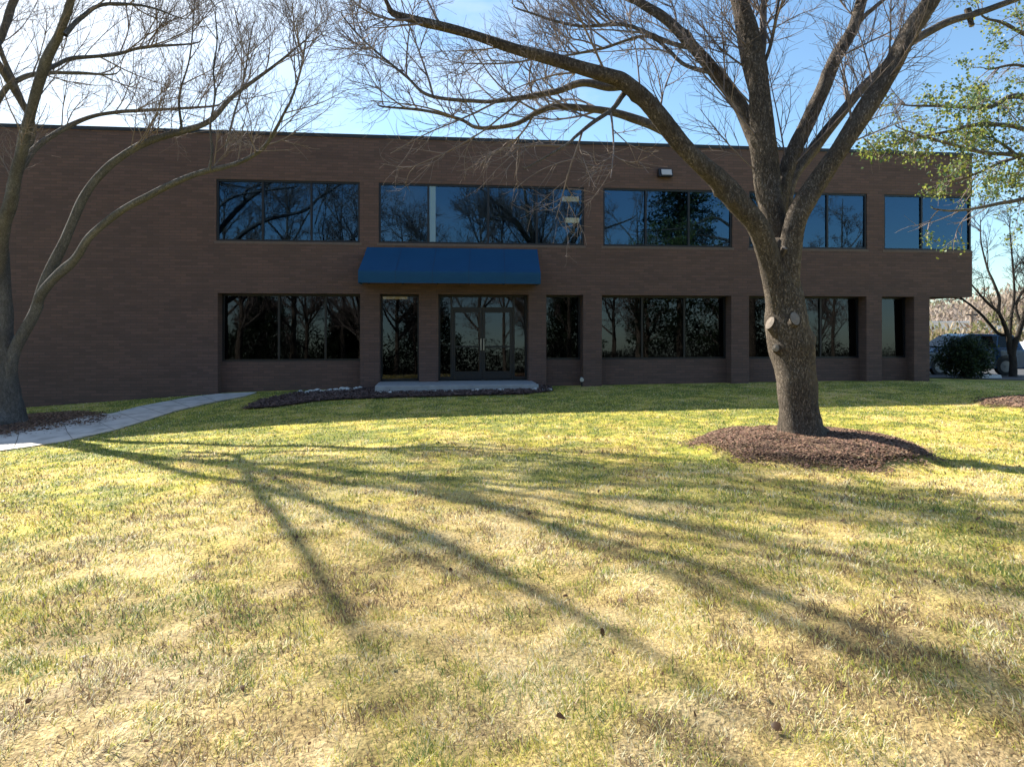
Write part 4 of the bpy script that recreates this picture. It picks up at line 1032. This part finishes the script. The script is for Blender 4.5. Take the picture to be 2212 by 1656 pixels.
# ------------------------------------------------------------------ cars
M_carblue = simple('blue_car_paint', (.015, .05, .12), .22, .1); M_carwhite = simple('white_car_paint', (.75, .75, .76), .25)
M_tyre = simple('tyre_rubber', (.02, .02, .02), .8); M_rim = simple('alloy', (.2, .2, .2), .5, .3)
M_cglass = simple('car_glass', (.006, .007, .008), .05, spec=.25); M_lamp = simple('lamp_lens', (.8, .8, .82), .1); M_red = simple('tail_lens', (.35, .01, .01), .15); M_trim = simple('black_trim', (.02, .02, .02), .6)
def car(label, loc, rz, paint, prof, cabin, Wd=1.85, wheels=(.85, 3.6), wr=.35):
    """prof: side outline (x, z) of the lower body, cabin: (x, z) outline of the glasshouse; nose at x=0"""
    root = empty('parked_car', label, 'car', loc, rz)
    hw = Wd / 2
    def loft(outline, wf):
        m = MB(); n = len(outline)
        for k, (yy, sc) in enumerate(((-1, .93), (-.93, 1), (.93, 1), (1, .93))):
            cx_ = sum(p[0] for p in outline) / n; cz_ = sum(p[1] for p in outline) / n
            for x, z in outline: m.v.append((cx_ + (x - cx_) * (sc if abs(yy) == 1 else 1), yy * hw * wf(z), cz_ + (z - cz_) * (sc if abs(yy) == 1 else 1)))
        for k in range(3):
            for i in range(n):
                j = (i + 1) % n; m.f.append((k * n + i, k * n + j, (k + 1) * n + j, (k + 1) * n + i))
        m.f.append(tuple(reversed(range(n)))); m.f.append(tuple(range(3 * n, 4 * n))); return m
    zb_ = max(p[1] for p in prof); zt_ = max(p[1] for p in cabin)
    body = loft(prof, lambda z: 1 - .05 * max(0, z - .6)).build('body', paint, root, bevel=.03)
    cab = loft(cabin, lambda z: .95 - .16 * (z - zb_ + .1) / (zt_ - zb_)).build('cabin', paint, root, bevel=.03)
    # side and end glass, standing 3 mm proud of the cabin
    cx_ = [p[0] for p in cabin]; x0, x1 = min(cx_), max(cx_)
    zl = zb_ - .02; zu = zt_ - .09
    top = sorted(p[0] for p in cabin if p[1] > zt_ - .12); tx0, tx1 = top[0], top[-1]
    for s in (-1, 1):
        g = MB(); yl = lambda z: s * (hw * (.95 - .16 * (z - zb_ + .1) / (zt_ - zb_)) + .006)
        ns = 3; 
        for i in range(ns):
            a0 = x0 + .28 + (x1 - x0 - .5) * i / ns; a1 = x0 + .28 + (x1 - x0 - .5) * (i + 1) / ns - .07
            b0 = tx0 + .05 + (tx1 - tx0 - .1) * i / ns; b1 = tx0 + .05 + (tx1 - tx0 - .1) * (i + 1) / ns - .07
            q = [(a0, yl(zl + .06), zl + .06), (a1, yl(zl + .06), zl + .06), (b1, yl(zu), zu), (b0, yl(zu), zu)]
            g.poly(q if s < 0 else q[::-1])
        w_ = g.build('side_window', M_cglass, root); sfm = w_.modifiers.new('solid', 'SOLIDIFY'); sfm.thickness = .008
    for (xa, xb, nm, sg) in ((x0, tx0, 'windscreen', -1), (x1, tx1, 'rear_window', 1)):
        o = .02 * sg; g = MB(); q = [(xa + (xb - xa) * .15 + o, -hw * .78, zl + .1), (xa + (xb - xa) * .15 + o, hw * .78, zl + .1), (xb - (xb - xa) * .12 + o, hw * .68, zu), (xb - (xb - xa) * .12 + o, -hw * .68, zu)]
        g.poly(q if sg > 0 else q[::-1]); w_ = g.build(nm, M_cglass, root); sfm = w_.modifiers.new('solid', 'SOLIDIFY'); sfm.thickness = .012
    L_ = max(p[0] for p in prof)
    for x in wheels:
        for s in (-1, 1):
            wl_ = MB(); wl_.cyl((x, s * (hw - .2), wr), (x, s * (hw + .012), wr), wr, n=28); wo = wl_.build('wheel', M_tyre, root, bevel=.02)
            rm_ = MB(); rm_.cyl((x, s * (hw + .005), wr), (x, s * (hw + .02), wr), wr * .62, n=24)
            rm_.cyl((x, s * (hw + .02), wr), (x, s * (hw + .035), wr), wr * .16, n=12); rm_.build('rim', M_rim, wo)
            ar = MB(); n = 20
            for i in range(n):
                t0, t1 = math.pi * i / n, math.pi * (i + 1) / n
                q = [(x + math.cos(t) * rr, s * (hw + .004), wr + math.sin(t) * rr) for t, rr in ((t0, wr + .01), (t1, wr + .01), (t1, wr + .08), (t0, wr + .08))]
                ar.poly(q if s > 0 else q[::-1])
            ao = ar.build('wheel_arch', M_trim, root); sfm = ao.modifiers.new('solid', 'SOLIDIFY'); sfm.thickness = .01
    zmid = .72
    for s in (-1, 1):
        MB().box(-.03, .1, s * hw * .78 - .17, s * hw * .78 + .17, zmid - .06, zmid + .1).build('headlight', M_lamp, root, bevel=.02)
        MB().box(L_ - .1, L_ + .02, s * hw * .85 - .09, s * hw * .85 + .09, zmid, zmid + .28).build('tail_light', M_red, root, bevel=.02)
        MB().box(x0 + .35, x0 + .5, s * (hw + .09) - .09, s * (hw + .09) + .09, zl + .03, zl + .19).build('mirror', paint, root, bevel=.03)
    MB().box(-.045, .02, -hw * .5, hw * .5, .5, .72).build('grille', M_trim, root)
    MB().box(-.07, .06, -hw * .97, hw * .97, .3, .46).build('bumper', M_trim, root, bevel=.03)
    MB().box(L_ - .06, L_ + .07, -hw * .97, hw * .97, .32, .48).build('bumper', M_trim, root, bevel=.03)
    return root
suv = [(0.0, .32), (0, .8), (.12, .98), (1.25, 1.08), (4.45, 1.1), (4.6, .95), (4.62, .34), (4.5, .26), (.1, .26)]
suvc = [(1.15, 1.05), (2.0, 1.62), (2.3, 1.7), (4.0, 1.68), (4.25, 1.6), (4.52, 1.05)]
yc = 28.6; pc1 = P(1956, 760, yc)
car('dark blue car parked past the building corner, half hidden by the bush', (pc1[0], yc, gz(pc1[0] + 2, yc) + .02), R(3), M_carblue, suv, suvc, wheels=(.85, 3.62), wr=.37)
van = [(0, .35), (0, .9), (.3, 1.15), (1.1, 1.3), (5.2, 1.3), (5.25, .4), (5.1, .3), (.1, .3)]
vanc = [(.9, 1.28), (1.7, 2.1), (2.0, 2.18), (5.0, 2.15), (5.2, 2.05), (5.22, 1.28)]
pv = P(2193, 760, 36.); car('white van at the right edge behind the bare tree', (pv[0], 36., gz(pv[0] + 2, 36) + .02), R(-4), M_carwhite, van, vanc, wheels=(.9, 4.2), wr=.36)
pw = on_ground(2140, 812); pw = np.array([P(2140, 812, 25.2)[0], 25.2])
ws = empty('wheel_stop', 'white concrete wheel stop on the ground near the dark blue car', 'wheel stop', (pw[0], pw[1], gz(*pw) + .02), R(2))
f = MB(); f.v = [(-.38, -.08, 0), (.38, -.08, 0), (.38, .08, 0), (-.38, .08, 0), (-.36, -.05, .12), (.36, -.05, .12), (.36, .05, .12), (-.36, .05, .12)]
f.f = [(0, 3, 2, 1), (4, 5, 6, 7), (0, 1, 5, 4), (1, 2, 6, 5), (2, 3, 7, 6), (3, 0, 4, 7)]; f.build('block', M_stone, ws, bevel=.01)
f = MB(); f.cyl((-.25, 0, .11), (-.25, 0, .128), .02, n=8); f.cyl((.25, 0, .11), (.25, 0, .128), .02, n=8); f.build('anchor_pin', M_rim, ws)

# ------------------------------------------------------------------ far side beyond the car park
def far_building(label, x, y, wx, dy, h, m, nwin):
    z = gz(x, y) - .3
    e = empty('far_building', label, 'building', (x, y, z))
    MB().box(-wx / 2, wx / 2, 0, dy, 0, h).build('wall', m, e)
    MB().box(-wx / 2 - .2, wx / 2 + .2, -.2, dy + .2, h, h + .25).build('roof', M_blind, e)
    for i in range(nwin):
        xx = -wx / 2 + wx * (i + .5) / nwin
        f = MB(); f.box(xx - wx / nwin * .3, xx + wx / nwin * .3, -.04, -.002, h * .35, h * .75); f.build('window', M_cglass, e)
M_pale = simple('pale_render', (.86, .84, .80), .9, var=.08, scale=1)
pf = P(2040, 720, 105.); far_building('long pale low building in the distance right of the brick corner', pf[0] + 8, 105., 46, 14, 2.5, M_pale, 0)
pp = P(2099, 700, 58.); zp = gz(pp[0], 58.)
up_ = empty('utility_pole', 'thin wooden pole in the distance between corner and bare tree', 'pole', (pp[0], 58., zp))
MB().cyl((0, 0, -.2), (0, 0, 3.4), .15, .13, n=10).build('post', simple('weathered_wood', (.23, .17, .13), .9, var=.3), up_)
f = MB(); f.box(-.5, .5, -.06, .06, 3.05, 3.17); f.build('crossarm', M_trim, up_)

def brush(name, label, n, xr, yr, hr, cols, seed, wr_=(.05, .14), upright=1.0, mtl=M_leaf):
    """thicket: many thin upright leaf clusters and stems"""
    g = np.random.default_rng(seed)
    x = g.uniform(*xr, n); y = g.uniform(*yr, n)
    big = vnoise(x, y, .12, seed); hh = hr[0] + (hr[1] - hr[0]) * big ** 1.2 * (.5 + .5 * vnoise(x, y, .6, seed + 1))
    z0 = ground(x, y); t = g.random(n)
    zc = z0 + hh * t
    ln = np.minimum(hh * (.08 + .22 * g.random(n)), 1.4) ; d = g.normal(size=(n, 3)) * .55 + np.array([0, 0, upright]); d /= np.linalg.norm(d, axis=1, keepdims=True)
    s = np.cross(d, g.normal(size=(n, 3))); s /= np.linalg.norm(s, axis=1, keepdims=True)
    wd = g.uniform(*wr_, n)[:, None]; p = np.stack([x, y, zc], 1)
    V = np.stack([p - d * ln[:, None] * .5, p + s * wd, p + d * ln[:, None] * .5, p - s * wd], 1)
    kk = (vnoise(x, y, .1, seed + 2) * len(cols) * .999).astype(int); kk = np.where(g.random(n) < .35, g.integers(0, len(cols), n), kk)
    cl = cols[kk] * (.7 + .6 * g.random((n, 1)))
    o = np_mesh(name, V.reshape(-1, 3), np.arange(n * 4).reshape(n, 4), mtl, col=np.repeat(cl, 4, 0)); tag(o, label, 'woodland', kind='stuff'); return o
brush('far_woodland', 'far tan and pinkish winter woodland beyond the car park', 42000, (45, 175), (115, 165), (2.5, 9), np.array([(.37, .30, .24), (.42, .34, .27), (.29, .23, .19), (.26, .24, .15)]), 61, (.12, .3))
brush('roadside_brush', 'pale scrub behind the car park', 26000, (27, 62), (43, 62), (.8, 3.6), np.array([(.30, .23, .14), (.17, .17, .07), (.36, .29, .2), (.20, .13, .09)]), 63, (.04, .11))

# ------------------------------------------------------------------ what stands behind the viewer and shows in the glass
def refl_x(u, Yt):
    s = S(u); h = to_world(s, 0, 0); d = np.array([(u - UC) / F, 1.]); d /= np.linalg.norm(d); n = np.array([ST, -CT])
    r = d - 2 * (d @ n) * n; t = (Yt - h[1]) / r[1]; return h[0] + r[0] * t
def generic_tree(x, y, H, seed, label, r0=.25):
    g = np.random.default_rng(seed); z = gz(x, y); e = empty('bare_tree', label, 'tree', (x, y, z), g.random() * 6, 'bare trees across the road behind the viewer')
    o, p, r = bark_obj('trunk', M_bark, e, [(0, 0, -.1), (.05, .1, H * .2), (.2, 0, H * .45), (.1, .2, H * .7), (0, 0, H)], [r0, r0 * .8, r0 * .6, r0 * .35, .03], step=.2, sides=12, rough=.06, seed=seed, flare=.3)
    A, ra = loose(p, r, 16)
    c0, rr0 = children(A, ra, 13, H * .28, H * .5, r0 * .4, 9, .75, .55, .5, seed + 1, .2, tmax=.9, curl=.35)
    V, Fq = tubes(c0, rr0, 7); np_mesh('limbs', V, Fq, M_limb, e, smooth=True)
    crown(e, [(c0[i], rr0[i], 1) for i in range(len(c0))], seed + 2, 7, (1., 2.2), 6, (.5, 1.2), 4, (.25, .6), up=.4, r1=.03, rmin=(.012, .009))
for i, (u, Yt, H) in enumerate(((480, -17, 13), (620, -16, 15), (745, -20, 14), (860, -22, 12), (1040, -18, 13), (1150, -17, 14), (1235, -24, 15), (1330, -28, 12))):
    generic_tree(refl_x(u, Yt), Yt, H, 2000 + i * 50, 'bare tree across the road, mirrored in the window glass')
for i in range(14):
    yy = -14 - 20 * ((i * 7) % 14) / 14; generic_tree(-24 + 5.2 * i + random.uniform(-2, 2), yy, random.uniform(9, 15), 4000 + i * 50, 'bare tree across the road, mirrored in the window glass', r0=random.uniform(.16, .32))
def evergreen(u, Yt, H, seed):
    x = refl_x(u, Yt); z = gz(x, Yt); g = np.random.default_rng(seed)
    e = empty('evergreen_tree', 'dark evergreen tree across the road, mirrored in the window glass', 'tree', (x, Yt, z), 0, 'evergreens across the road behind the viewer')
    bark_obj('trunk', M_bark, e, [(0, 0, -.1), (0, .05, H * .5), (0, 0, H)], [.3, .2, .03], step=.3, sides=10, rough=.05, seed=seed)
    P_ = []
    for k in range(70):
        t = .12 + .86 * k / 70; a = k * 2.4 + g.random(); ln = (1 - t) * 4.6 + .7 + g.random() * .8
        q = np.linspace(.15, 1, 22)[:, None]; d = np.array([math.cos(a), math.sin(a), -.12])
        P_.append(np.array([0, 0, H * t]) + d * ln * q + g.normal(size=(22, 3)) * .16)
    V, Ff, C = leaves(np.vstack(P_), 9, .2, .34, np.array([(.03, .05, .022), (.045, .065, .028), (.02, .035, .02)]), seed, .16)
    np_mesh('foliage', V, Ff, M_leaf, e, col=C)
evergreen(1470, -12, 17, 3000); evergreen(1610, -30, 11, 3001); evergreen(930, -34, 9, 3002); evergreen(560, -36, 8, 3003); evergreen(1230, -38, 9, 3004); evergreen(760, -26, 6, 3005)
brush('road_thicket', 'dark thicket across the road, mirrored in the lower windows', 52000, (-60, 85), (-46, -24), (.8, 6.5), np.array([(.028, .027, .02), (.04, .036, .03), (.022, .03, .016)]), 65, (.02, .08), upright=.35)
